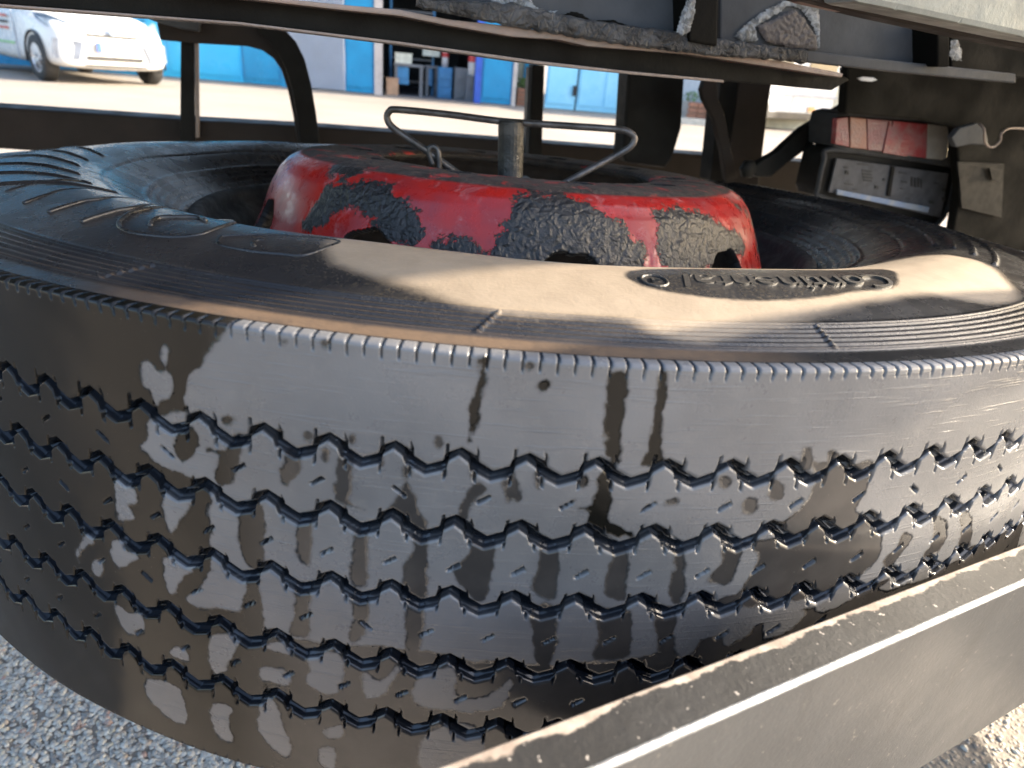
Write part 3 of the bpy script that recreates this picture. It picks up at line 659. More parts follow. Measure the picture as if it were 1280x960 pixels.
# disc
def build_disc():
    prof = [(.140, .0270), (.143, .0305), (.150, .0318), (.185, .0330), (.200, .0330), (.2120, .0318), (.2230, .0288), (.2330, .0235), (.2410, .0150), (.2475, .0025), (.2530, -.0110), (.2585, -.0250), (.2640, -.0370), (.2690, -.0480), (.2715, -.0600), (.2720, -.0700)]
    S_ = [0]
    for a, c in zip(prof[:-1], prof[1:]): S_.append(S_[-1]+math.hypot(a[0]-c[0], a[1]-c[1]))
    n = 150; s = np.linspace(0, S_[-1], n); rp = np.interp(s, S_, [p[0] for p in prof]); zp = np.interp(s, S_, [p[1] for p in prof])
    k = np.hanning(7); k /= k.sum(); rp = np.convolve(np.pad(rp, 3, mode='edge'), k, 'valid'); zp = np.convolve(np.pad(zp, 3, mode='edge'), k, 'valid')
    ph = np.linspace(-math.pi, math.pi, 1500, endpoint=False)
    Rg, Pg = np.meshgrid(rp, ph, indexing='ij'); Zg = np.broadcast_to(zp[:, None], Rg.shape).copy()
    hole = np.zeros_like(Rg) > 1
    for i in range(10):                                   # hand holes
        pc = R_(10+36*i); d = ((Pg-pc+math.pi) % (2*math.pi))-math.pi
        jag = .0012*np.sin(Pg*60+i)
        hole |= ((d*.25/.027)**2+((Zg+.0315)/(.0215+jag))**2 < 1) & (Rg > .238)
    for i in range(10):                                   # stud holes
        pc = R_(18+36*i); cx, cy = .1675*math.sin(pc), -.1675*math.cos(pc)
        hole |= ((Rg*np.sin(Pg)-cx)**2+(-Rg*np.cos(Pg)-cy)**2 < .0125**2)
    keep = ~(hole[:-1]|hole[1:])
    # tar map from the photograph's blotches, on the disc's own surface
    Pp = np.stack([(Pg*.24).ravel(), Zg.ravel()], 1); fld = np.full(len(Pp), -.02)
    def cv(px):
        out = []
        for u, v in rnd_poly(px, 3):
            s_, z = cyl_t(u, v, .243); out.append((s_/.243*.24, z))
        return out
    for op, px in (('w', [(398,232),(425,228),(462,230),(490,245),(505,262),(522,270),(527,290),(518,302),(500,300),(470,285),(460,265),(430,262),(412,280),(398,290),(388,275),(395,250)]),
                   ('w', [(385,200),(420,202),(428,212),(405,222),(388,216)]),
                   ('w', [(535,298),(560,294),(590,305),(600,318),(560,320),(530,312)]),
                   ('w', [(640,245),(660,238),(690,243),(720,250),(745,262),(760,272),(775,285),(788,305),(788,330),(740,334),(700,334),(640,325),(610,318),(612,300),(622,285),(632,262)]),
                   ('w', [(815,270),(835,262),(862,262),(890,275),(905,290),(912,305),(895,318),(870,330),(835,338),(810,335),(808,305)]),
                   ('w', [(336,270),(350,290),(350,310),(330,300)]), ('w', [(925,255),(945,290),(950,335),(930,320),(930,290)])):
        d = sdf(Pp, cv(px)); fld = np.maximum(fld, d)
    fld = np.where(np.abs(Pg.ravel()) > R_(75), .012*np.sin(Pg.ravel()*7)+.01*np.sin(Zg.ravel()*120+Pg.ravel()*3), fld)
    fld = np.clip(fld, -.03, .02)
    rust = np.clip((.2225-Rg)/.004, 0, 1)
    # real lumps where the tar sits
    lump = np.zeros(len(fld)); m = np.where((fld > -.004) | (rust.ravel() > .5))[0]
    X0 = (Rg*np.sin(Pg)).ravel(); Y0 = (-Rg*np.cos(Pg)).ravel(); Z0 = Zg.ravel()
    for j in m[::1]:
        lump[j] = mnoise.noise(Vector((X0[j]*160, Y0[j]*160, Z0[j]*160)))
    off = lump.reshape(Rg.shape)*.0005+np.clip(fld.reshape(Rg.shape)*.15, 0, .0007)
    side = np.clip((Rg-.224)/.01, 0, 1)
    Rg2 = Rg+off*side; Zg2 = Zg+off*(1-side)*.8
    o = gridmesh('wheel_disc', Rg2*np.sin(Pg), -Rg2*np.cos(Pg), Zg2, M['disc'], wheel, {'tar': fld, 'rust': rust}, keep=keep, flip=True)
    o.location = (.005, 0, 0); md = o.modifiers.new('thickness', 'SOLIDIFY'); md.thickness = .010; md.offset = -1; o.data.materials.append(M['rim']); md.material_offset = 1; md.material_offset_rim = 1
build_disc()

# clamp that holds the wheel: threaded stud with a bent wire handle
clamp = empty('wheel_clamp', TYRE_M @ Matrix.Translation((0, 0, -.05)), 'dark steel clamp post with bent rod handle in the middle of the red disc', 'clamp')
INV[clamp.name] = clamp.matrix_world.inverted() if False else (TYRE_M @ Matrix.Translation((0, 0, -.05))).inverted()
ctr = onp(637, 226, .7); 
def cp(u, v, dy=0.0):                                  # point in the upright plane through the stud, dy further back
    d = Vector(ray(u, v)); t = (.755+dy)/d.y; return Vector(CW)+d*t
def post():
    bm = bmesh.new(); a = cp(637, 270); c = cp(639, 150); ax = (c-a).normalized()
    add_tube(bm, [a, a+(c-a)*.02, c-ax*.002, c], [.0132, .0136, .0136, .0124], 24); return bmobj('threaded_post', bm, M['stud'], clamp, smooth=False)
pst = post()
tube('bent_rod_handle', smooth_path([cp(580, 222, .02), cp(560, 208, .01), cp(525, 183), cp(492, 160), cp(484, 148), cp(487, 139), cp(498, 137), cp(560, 143), cp(622, 151), cp(660, 154), cp(720, 158), cp(774, 162), cp(789, 167), cp(793, 175), cp(786, 185), cp(765, 197), cp(735, 213, -.01), cp(700, 232, -.02)], 6), .0036, M['wire'], clamp, 10)
tube('wire_hook', smooth_path([cp(541, 206), cp(536, 190), cp(541, 183), cp(548, 190), cp(549, 216)], 5), .0030, M['wire'], clamp, 8)
bm = bmesh.new(); add_tube(bm, [cp(637, 229), cp(637, 223)], .026, 6); bmobj('clamp_nut', bm, M['stud'], clamp)
bm = bmesh.new(); Mx = TYRE_M; add_box(bm, (0, 0, .001), (.135, .03, .005), Mx); bmesh.ops.bevel(bm, geom=bm.edges[:], offset=.002, segments=2, affect='EDGES'); bmobj('clamp_plate', bm, M['stud'], clamp)
for u_, v_, d_ in ((560, 197, .05), (465, 196, .08), (470, 193, .12)):
    pass

# ------------------------------------------------------------------ the truck frame around the wheel
truck = empty('truck_frame', Vector(CW)+V*1.0-Vector((0, 0, .85)), 'dirty dark truck chassis with crossmembers, rear bar and tail lamp around the spare wheel', 'truck frame')
P_ = lambda *a, **k: prism_px(*a, **k)
LC = .62
# crossmember: dark web with a pale lower lip and a dusty upper lip
xm = P_('crossmember', [(-260,-72),(180,-18),(361,3),(500,16),(640,42),(860,66),(1058,96),(1062,100),(1040,113),(960,106),(787,92),(672,79),(500,53),(300,28),(-260,-14)], LC+.02, .05, M['chassis'], truck)
P_('lower_lip', [(-260,-15),(300,27.5),(500,52),(672,76),(787,89),(905,100),(905,103.5),(787,93),(672,80.5),(500,56),(300,31),(-260,-11)], LC-.002, .068, M['lip'], xm, bev=.0008)
P_('upper_lip', [(-260,-76),(180,-22),(361,-1),(440,7),(500,12),(560,24),(640,33),(700,41),(740,46),(860,60),(980,77),(1055,92),(1052,97),(980,86),(860,68),(735,58),(700,50),(640,46),(560,32),(500,20),(440,14),(361,5),(180,-15),(-260,-69)], LC-.004, .03, M['dustpink'], xm, bev=.0012)
# crusted flange above it, real lumps
def crust():
    bm = bmesh.new(); n = 230; m = 12; rows = []
    top = [(520,-6),(545,0),(640,3),(740,25),(800,33),(860,40),(900,48),(960,56),(1010,62)]
    bot = [(520,8),(545,14),(640,33),(740,50),(800,59),(860,66),(900,71),(960,74),(1010,80)]
    for i in range(n+1):
        u = 520+490*i/n; yt = np.interp(u, [p[0] for p in top], [p[1] for p in top]); yb = np.interp(u, [p[0] for p in bot], [p[1] for p in bot])
        yt += 3*mnoise.noise(Vector((u*.08, 0, 0))); yb += 3*mnoise.noise(Vector((u*.11, 5, 0)))
        row = []
        for j in range(m+1):
            v = yt+(yb-yt)*j/m; p = onp(u, v, LC-.012)
            nzv = mnoise.noise(Vector((u*.22, v*.22, 0)))*.5+mnoise.noise(Vector((u*.5, v*.5, 3)))*.3
            edge = math.sin(math.pi*j/m)**.2
            row.append(bm.verts.new(p+V*(.005-.005*edge-.0022*nzv*edge)))
        rows.append(row)
    for a, c in zip(rows[:-1], rows[1:]):
        for j in range(m): bm.faces.new((a[j], a[j+1], c[j+1], c[j]))
    bmesh.ops.solidify(bm, geom=bm.faces[:], thickness=.008)
    bmobj('underseal_crust', bm, M['crust'], xm, smooth=True)
crust()
P_('flange_strip', [(996,62),(1120,76),(1270,92),(1270,104),(1120,90),(996,76)], LC-.006, .02, M['chassis_grey'], truck)
# upright plates above the flange
def plate(name, px, c, mat, t=.012): return P_(name, px, c, t, mat, truck, bev=.002)
plate('frame_plate', [(300,-175),(560,-175),(560,2),(540,0),(300,-20)], LC+.03, M['chassis_grey'])
plate('frame_plate', [(562,-175),(640,-175),(640,18),(600,10),(562,4)], LC+.034, M['chassis_grey'])
plate('frame_plate', [(642,-175),(856,-175),(848,42),(820,46),(760,40),(700,24),(642,22)], LC+.012, M['chassis_grey'])
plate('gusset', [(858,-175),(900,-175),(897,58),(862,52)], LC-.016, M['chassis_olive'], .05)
pr = plate('frame_plate', [(902,-175),(1180,-175),(1172,84),(1120,80),(1010,68),(900,60)], LC+.012, M['chassis_grey'])
plate('gusset', [(1172,30),(1187,30),(1187,84),(1172,84)], LC-.02, M['chassis_olive'], .05)
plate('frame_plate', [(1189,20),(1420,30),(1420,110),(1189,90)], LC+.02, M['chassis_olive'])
# lumps of lifted paint and sealant on the plates
def scab(name, px, c, mat, amp=.004, parent=None):
    poly = [(a, b_) for a, b_ in px]; xs = [p[0] for p in px]; ys = [p[1] for p in px]
    n = 60; m = 40; gx = np.linspace(min(xs), max(xs), n); gy = np.linspace(min(ys), max(ys), m)
    G = np.array([(x, y) for y in gy for x in gx]); d = sdf(G/1000., [(a/1000., b_/1000.) for a, b_ in px])*1000
    bm = bmesh.new(); vs = {}
    for k, (x, y) in enumerate(G):
        dd = d[k]+1.6*mnoise.noise(Vector((x*.3, y*.3, 2)))
        if dd > 0:
            h = min(dd/5, 1)**.5; nzv = mnoise.noise(Vector((x*.2, y*.2, 0)))+.6*mnoise.noise(Vector((x*.55, y*.55, 9)))
            vs[k] = bm.verts.new(onp(x, y, c)-V*(h*amp*.3*(1+.5*nzv)))
    for j in range(m-1):
        for i in range(n-1):
            q = [j*n+i, j*n+i+1, (j+1)*n+i+1, (j+1)*n+i]
            if all(k in vs for k in q): bm.faces.new([vs[k] for k in q])
    return bmobj(name, bm, mat, parent or truck, smooth=True)
scab('sealant_scab', [(945,32),(968,22),(992,10),(1005,22),(1012,34),(1021,45),(1021,64),(985,60),(955,52)], LC+.010, M['scab'], .009)
scab('lifted_paint', [(915,46),(930,30),(950,15),(975,2),(1000,-4),(1024,4),(1026,60),(1020,62),(1018,40),(1000,12),(985,8),(962,24),(945,34),(948,52),(930,54)], LC+.011, M['flake'], .006)
scab('lifted_paint', [(610,-4),(660,-10),(668,6),(680,14),(700,12),(690,22),(660,20),(640,16),(615,8)], LC+.008, M['flake'], .006)
scab('lifted_paint', [(845,40),(850,20),(858,0),(870,-6),(868,20),(862,40),(852,46)], LC-.017, M['flake'], .005)
scab('lifted_paint', [(1186,70),(1189,50),(1197,48),(1202,62),(1202,76),(1190,76)], LC-.0, M['flake'], .004)
scab('rust_bubble', [(700,19),(716,14),(728,17),(740,26),(765,24),(790,33),(760,34),(735,30),(705,26)], LC+.006, M['chassis_olive'], .006)
# pale beam crossing in front at the top right
P_('pale_beam', [(1068,-60),(1500,-60),(1500,84),(1280,47),(1200,30),(1120,13),(1068,3)], .40, .03, M['palebeam'], truck, bev=.004)
P_('beam_edge', [(1020,-10),(1068,2),(1120,13.5),(1200,31),(1280,48),(1400,72),(1400,86),(1280,60),(1200,44),(1100,22),(1000,-2)], .43, .02, M['chassis_brown'], truck, bev=.002)
P_('pale_strip', [(985,-20),(1070,-10),(1078,14),(1060,16),(1000,3)], .44, .01, M['dustpink'], truck, bev=.002)
# dark body at the right
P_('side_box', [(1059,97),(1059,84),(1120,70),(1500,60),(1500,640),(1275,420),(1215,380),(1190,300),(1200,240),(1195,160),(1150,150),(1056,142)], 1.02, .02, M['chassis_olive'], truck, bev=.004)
P_('light_slot', [(1073,98),(1080,96),(1092,97),(1097,100),(1090,102),(1078,101)], .99, .004, M['wframe'], truck, bev=.0005)
P_('info_sticker', [(1198,202),(1255,205),(1252,272),(1202,260)], 1.012, .004, M['sticker'], truck, bev=.0005)
for px in ([(1197,203),(1217,205),(1213,222),(1199,222)], [(1237,210),(1252,213),(1250,228),(1240,225)]): P_('pale_tab', px, 1.004, .004, M['sticker'], truck, bev=.0005)
tube('torn_cable', smooth_path([onp(1224,155,.98), onp(1230,162,.97), onp(1231,178,.97), onp(1240,184,.97), onp(1250,176,.97), onp(1252,166,.97), onp(1266,160,.98), onp(1300,163,1.0)], 5), .0022, M['lip'], truck, 6)
P_('crumpled_bracket', [(1190,172),(1200,160),(1222,154),(1232,160),(1236,182),(1215,180),(1195,184)], .99, .012, M['chassis_grey'], truck, bev=.002)
# tail lamp
TL = 1.08
lamp = P_('tail_lamp_housing', [(1047,142),(1060,139),(1190,151),(1196,158),(1191,202),(1182,208),(1060,190),(1041,183),(1042,160)], TL+.006, .07, M['plastic'], truck, bev=.004)
for nm, px, mt in (('lamp_lens', [(1046,148),(1060,146),(1062,184),(1044,180)], 'lens_red'), ('lamp_lens', [(1063,146),(1083,148),(1084,187),(1063,184.5)], 'lens_orange'),
                   ('lamp_lens', [(1084,148),(1116,151),(1107,190),(1085,187.5)], 'lens_dusty'), ('lamp_lens', [(1117,151),(1160,155),(1158,198),(1108,190.5)], 'lens_red'),
                   ('lamp_lens', [(1161,155),(1184,158),(1188,164),(1184,196),(1178,200),(1159,198)], 'lens_clear')):
    o = P_(nm, px, TL-.004, .012, M[mt], lamp, bev=.0015)
P_('reflector_triangle', [(1112,152),(1134,196),(1104,191)], TL-.0065, .004, M['lens_red'], lamp, bev=.0006)
P_('lamp_trim', [(1060,139),(1190,150.5),(1191,154.5),(1060,143.5)], TL-.006, .01, M['plastic'], lamp)
# housing beneath the lamp with a label sheet
hs = P_('label_housing', [(1036,184),(1190,204),(1196,214),(1188,262),(1176,282),(1166,284),(1022,246),(1019,236),(1030,192)], TL+.016, .06, M['chassis'], truck, bev=.004)
bm = bmesh.new(); add_tube(bm, smooth_path([onp(u, v, TL+.012) for u, v in ((1037,187),(1110,195),(1186,206),(1194,216),(1184,262),(1172,279),(1160,280),(1090,262),(1026,246),(1022,236),(1030,200))], 4, True)+[onp(1037,187,TL+.012)], .0048, 8, cap=False); bmobj('housing_rim', bm, M['plastic'], hs, smooth=True)
P_('label_sheet', [(1046,198),(1186,217),(1176,272),(1036,240)], TL+.008, .004, M['label'], hs, bev=.0005)
P_('sheet_divider', [(1115,208),(1119,208.5),(1113,246),(1109,245)], TL+.004, .003, M['chassis'], hs, bev=.0003)
def ink_marks():
    bm = bmesh.new()
    for x, y, w_, h_ in [(1057,213,4,5),(1055,208,5,1.5),(1078,212,12,2),(1078,216,12,2),(1079,220,12,2),(1080,224,10,2),(1104,223,3,3),(1056,229,10,1.2),(1066,236,6,1.2),(1094,232,4,4),(1127,226,7,2),(1126,235,4,1.3),(1139,221,2,12),(1143,222,2,12),(1147,222,2,12),(1151,224,1.5,11),(1132,247,6,1.2),(1178,235,4,4),(1178,246,4,5),(1161,250,6,4),(1124,215,10,1.5),(1168,228,6,1.5),(1072,204,14,1.3)]:
        y2 = y+(x-1046)*.0
        add_prism(bm, [onp(a, c_, TL+.0062) for a, c_ in ((x,y2),(x+w_,y2+w_*.13),(x+w_,y2+h_+w_*.13),(x,y2+h_))], V*.001)
    tag(bmobj('printed_marks', bm, M['ink'], hs), kind='stuff')
ink_marks()
P_('blue_strip', [(1047,237),(1162,259),(1160,266),(1046,243)], TL+.002, .004, M['blueprint'], hs, bev=.0008)
# column with braces
P_('support_column', [(925,95),(966,98),(961,128),(948,236),(905,232)], 1.30, .05, M['chassis_brown'], truck, bev=.003)
P_('column_side', [(903,92),(924.5,95),(904.5,232),(888,226)], 1.305, .045, M['chassis'], truck, bev=.002)
P_('bent_brace', [(882,98),(896,96),(897,122),(905,140),(915,190),(922,222),(908,226),(903,190),(893,150),(880,125),(877,112)], 1.24, .015, M['chassis_brown'], truck, bev=.002)
P_('diagonal_strut', [(1062,128),(1062,146),(1020,178),(982,206),(965,221),(948,222),(936,214),(948,204),(972,190),(1005,160)], 1.16, .02, M['chassis'], truck, bev=.003)
lathe('strut_bolt', [(0, 0), (.016, 0), (.018, .004), (.018, .012), (0, .014)], M['chassis'], truck, 6, Matrix.Translation(onp(938, 212, 1.14)) @ V.to_track_quat('Z', 'Y').to_matrix().to_4x4())
P_('hanging_plate', [(786,90),(856,95),(852,160),(840,200),(832,210),(782,203),(779,195)], 1.34, .05, M['chassis'], truck, bev=.006)
# thin upright and rear bar
RB = 1.62
ub = P_('rear_bar', [(-700,97),(0,134),(240,150),(390,158),(560,170),(830,190),(1060,206),(1060,262),(830,240),(560,222),(390,212),(240,203),(0,186),(-700,140)], RB, .09, M['chassis_brown'], truck, bev=.006)
P_('bar_upright', [(666,80),(681,82),(677,200),(661,198)], RB-.03, .028, M['chassis'], truck, bev=.002)
P_('bar_upright', [(226,20),(242,22),(243,178),(225,176)], RB-.03, .028, M['chassis'], truck, bev=.002)
P_('upright_edge', [(243.5,50),(248,50),(249,172),(244.5,172)], RB-.028, .02, M['lip'], truck, bev=.0005)
P_('upright_edge', [(661,84),(665.5,84),(660.5,196),(656,196)], RB-.028, .02, M['chassis_grey'], truck, bev=.0005)
# inverted U guard: lighter inner band, dark outer band
P_('bent_guard', [(195,22),(300,26),(330,28),(345,33),(358,45),(370,62),(380,85),(388,115),(394,150),(398,184),(373,184),(367,145),(360,112),(352,88),(342,73),(328,63),(310,58),(240,54),(200,50)], RB-.06, .03, M['chassis_brown'], truck, bev=.003)
P_('guard_band', [(318,26),(338,28),(356,37),(370,52),(381,74),(389,105),(395,140),(401,186),(376,186),(371,145),(365,112),(357,86),(347,66),(334,50),(322,40)], RB-.075, .013, M['chassis'], truck, bev=.003)
lathe('guard_bolt', [(0, 0), (.014, 0), (.016, .004), (.016, .01), (0, .012)], M['chassis_grey'], truck, 6, Matrix.Translation(onp(205, 16, RB-.08)) @ V.to_track_quat('Z', 'Y').to_matrix().to_4x4())
P_('hanging_bracket', [(165,5),(200,8),(215,18),(250,28),(250,40),(225,36),(196,28),(170,18)], RB-.1, .03, M['chassis_grey'], truck, bev=.004)
# load bed floor above everything, bearers under it
def uvbox(name, u0, u1, v0, v1, z0, z1, mat, parent=truck):
    bm = bmesh.new(); add_prism(bm, [Vector(CW)*Vector((1,1,0))+U*a+V*c+Vector((0,0,z0)) for a, c in ((u0,v0),(u1,v0),(u1,v1),(u0,v1))], Vector((0,0,z1-z0)), .002)
    return bmobj(name, bm, mat, parent)
uvbox('load_bed', -3.2, 4.2, .52, 2.3, 1.16, 1.24, M['chassis'])
for k in range(11): uvbox('bed_bearer', -3.0+.62*k, -2.92+.62*k, .58, 2.28, 1.06, 1.158, M['chassis'])

# unseen box added beyond the right edge to keep sun off the near ground
bb_ = box('battery_box', (.98, -.06, .40), (.17, .34, .23), M['chassis'], truck, None, .02)
for k in range(3): box('box_rib', (.98, -.405, .26+.13*k), (.15, .004, .02), M['chassis'], bb_, None, .002)

# ------------------------------------------------------------------ guard rail at the bottom right
G = Vector(ray(2094, 370)).normalized(); Hh = Vector((0,0,1)).cross(G).normalized(); Nn = G.cross(Hh)
P2 = Vector(CW)+Vector(ray(1100, 808)).normalized()*.33
def rail():
    bm = bmesh.new(); W_, H_ = .0195, .137
    prof = [(0, -.0012), (.0012, 0), (W_-.001, 0), (W_, -.001), (W_, -.010), (W_-.003, -.010), (W_-.003, -.003), (.003, -.003), (.003, -H_+.003), (W_, -H_+.003), (W_, -H_), (.0012, -H_), (0, -H_+.0012)]
    N = 400; L0, L1 = -.45, .9; rings = []
    for i in range(N+1):
        t = L0+(L1-L0)*i/N
        rings.append([bm.verts.new(P2+G*t+Hh*a+Nn*c) for a, c in prof])
    sec = [0, .003, .006, .010, .014]
    for a, c in zip(rings[:-1], rings[1:]):
        for k in range(len(prof)): bm.faces.new((a[k], a[(k+1) % len(prof)], c[(k+1) % len(prof)], c[k]))
    bm.faces.new(rings[0]); bm.faces.new(rings[-1][::-1])
    bmesh.ops.recalc_face_normals(bm, faces=bm.faces)
    # subdivide the top so that painted sunlight can sit along its back edge
    me = bpy.data.meshes.new('guard_rail'); bm.to_mesh(me); bm.free()
    at = me.attributes.new('worn', 'FLOAT', 'POINT')  # painted sunlit strip, rising towards the back of the top face
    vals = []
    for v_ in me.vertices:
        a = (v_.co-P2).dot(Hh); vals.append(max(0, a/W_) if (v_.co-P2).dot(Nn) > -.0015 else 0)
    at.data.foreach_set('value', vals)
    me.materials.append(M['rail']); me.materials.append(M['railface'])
    for p in me.polygons:
        if p.normal.dot(Hh) < -.8: p.material_index = 1
    o = link('guard_rail', me, None); return o
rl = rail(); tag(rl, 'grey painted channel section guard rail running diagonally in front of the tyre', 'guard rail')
bm = bmesh.new(); add_tube(bm, [P2+G*t+Hh*.0006-Nn*.0004 for t in np.linspace(-.45, .9, 60)], .0015, 8); bmobj('rolled_edge', bm, M['raillip'], rl, smooth=True)

# unseen rail added beside the camera, parallel to the lower one, to shadow the tyre
Gh = Vector((G.x, G.y, 0)).normalized(); Hp = Vector((-Gh.y, Gh.x, 0))
L0_ = TYRE_M @ Vector((.083, -.477, .008)); ub0 = Vector((L0_.x, L0_.y, 0))-Hp*.25
bm = bmesh.new(); zt = L0_.z+.25/abs(sun_dir.x*Hp.x+sun_dir.y*Hp.y)*sun_dir.z
for f_ in (1,): add_prism(bm, [ub0+Gh*.35-Hp*.012+Vector((0,0,zt)), ub0+Gh*2.4-Hp*.012+Vector((0,0,zt)), ub0+Gh*2.4+Vector((0,0,zt)), ub0+Gh*.35+Vector((0,0,zt))], Vector((0,0,-.11)), .002)
ug = bmobj('upper_guard_rail', bm, M['railface']); tag(ug, 'flat grey upper guard rail above the lower rail, outside the picture at right', 'guard rail')

# unseen board added above the camera so sun reaches the tyre only below it
zb_ = L0_.z+(.11+.30)/abs(sun_dir.x*Hp.x+sun_dir.y*Hp.y)*sun_dir.z; sb0 = Vector((L0_.x, L0_.y, 0))-Hp*.30
bm = bmesh.new(); add_prism(bm, [sb0+Gh*.5-Hp*.03+Vector((0,0,zb_)), sb0+Gh*4.2-Hp*.03+Vector((0,0,zb_)), sb0+Gh*4.2+Vector((0,0,zb_)), sb0+Gh*.5+Vector((0,0,zb_))], Vector((0,0,.85)), .003)
bmobj('side_board', bm, M['chassis_grey'], truck)

# ------------------------------------------------------------------ workshop building beyond the yard
A0, A1 = gp(250, 100), gp(780, 144)
FX = (A1-A0); FX.z = 0; FX.normalize(); FY = Vector((-FX.y, FX.x, 0))
def fx(u, v):                                             # position along the facade of a pixel at ground line
    d = Vector(ray(u, v)); o = Vector(CW); t = (A0-o).dot(FY)/d.dot(FY); return (o+d*t-A0).dot(FX)
BM = Matrix(((FX.x, FY.x, 0, A0.x), (FX.y, FY.y, 0, A0.y), (0, 0, 1, 0), (0, 0, 0, 1)))
bld = empty('workshop_building', BM, 'long workshop hall with blue doors, a white corrugated bay and an open garage door', 'building')
def bb(name, x0, x1, y0, y1, z0, z1, mat, parent=bld, bev=0):
    return box(name, ((x0+x1)/2, (y0+y1)/2, (z0+z1)/2), ((x1-x0)/2, (y1-y0)/2, (z1-z0)/2), mat, parent, None, bev, True)
# sub-part boxes: parent is a mesh with identity local, so the same local frame serves
X = {k: fx(k, 100+.08*(k-250)) for k in (-300, 190, 237, 305, 352, 362, 432, 468, 478, 592, 600, 638, 643, 668, 680, 718, 782, 789, 850, 1200)}
HT = 3.6
def blue_door(x0, x1, mat, fr='frame', leafs=1, handle=None):
    d = bb('door', x0, x1, -.02, .04, .02, 3.2, M[mat])
    n = 6
    for i in range(1, n):
        pass
    for k in range(leafs):
        a = x0+(x1-x0)*k/leafs; c = x0+(x1-x0)*(k+1)/leafs
        bb('door_panel', a+.04, c-.04, -.045, -.021, .12, 1.0, M[mat], d); bb('door_panel', a+.04, c-.04, -.045, -.021, 1.1, 3.1, M[mat], d)
    bb('lintel', x0, x1, -.03, .04, 3.203, HT, M['frame'])
    return d
bb('wall', X[-300], X[190], -.02, .06, 0, HT, M['blue'])
blue_door(X[190]+.003, X[237], 'cyan', leafs=2)
bb('door_frame', X[237]+.003, X[237]+.06, -.05, .05, 0, HT, M['wframe'])
d1 = blue_door(X[237]+.07, X[305], 'cyan', leafs=1); bb('door_handle', X[305]-.16, X[305]-.02, -.11, -.05, .8, 1.05, M['whitething'], d1, .02)
blue_door(X[305]+.006, X[352], 'blue', leafs=1)
bb('wall', X[352]+.003, X[362]-.003, -.03, .06, 0, HT, M['blue'])
def corrug():
    bm = bmesh.new(); x0, x1 = X[362], X[432]; n = 22; z0, z1 = .03, HT; prev = None
    for i in range(n*4+1):
        x = x0+(x1-x0)*i/(n*4); y = -.03-(0.03 if i % 4 in (1, 2) else 0)
        c = (bm.verts.new((x, y, z0)), bm.verts.new((x, y, z1)))
        if prev: bm.faces.new((prev[0], c[0], c[1], prev[1]))
        prev = c
    bmesh.ops.solidify(bm, geom=bm.faces[:], thickness=.01); bmobj('corrugated_sheet', bm, M['corr'], bld, True)
corrug()
blue_door(X[432]+.003, X[468], 'blue')
bb('door_frame', X[468]+.003, X[478], -.06, .1, 0, HT, M['frame'])
blue_door(X[600], X[638], 'blue'); bb('door_frame', X[592], X[600]-.003, -.06, .1, 0, HT, M['plateblue'])
bb('door_frame', X[638]+.003, X[643], -.06, .1, 0, HT, M['frame'])
bb('lintel', X[478]+.003, X[592]-.003, -.04, .2, 3.0, HT, M['frame'])
# open bay interior
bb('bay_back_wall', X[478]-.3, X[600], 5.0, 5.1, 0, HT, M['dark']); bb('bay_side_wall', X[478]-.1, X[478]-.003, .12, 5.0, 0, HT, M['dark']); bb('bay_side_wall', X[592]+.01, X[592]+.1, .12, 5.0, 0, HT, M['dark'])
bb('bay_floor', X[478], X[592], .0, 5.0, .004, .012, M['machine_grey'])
# recess with cream wall and brick planter
bb('wall', X[643]+.003, X[680]-.003, 1.2, 1.3, 0, HT, M['cream']); bb('wall', X[668]-.1, X[680]-.003, 1.1, 1.19, .5, HT, M['cyan'])
d2 = blue_door(X[680]+.003, X[718]-.02, 'ltblue'); d3 = blue_door(X[718]+.02, X[782], 'ltblue', leafs=2); bb('door_handle', X[718]-.1, X[718]-.03, -.1, -.05, .3, .5, M['blk'], d2, .01)
bb('door_gap', X[718]-.018, X[718]+.018, .0, .06, 0, HT, M['dark'])
bb('door_frame', X[782]+.003, X[789], -.06, .1, 0, HT, M['wframe'])
bb('wall', X[789]+.003, X[850]+.4, -.02, .06, 0, HT, M['wframe'])
bb('wall', X[850]+.41, X[850]+.9, -.02, .06, 0, HT, M['blue']); bb('wall', X[850]+.91, X[1200]+6, -.02, .06, 0, HT, M['cream'])
bb('roof', X[-300]-.2, X[1200]+6.2, -.3, 9, HT+.003, HT+.3, M['frame'])
def lp(x, y, z): return BM @ Vector((x, y, z))
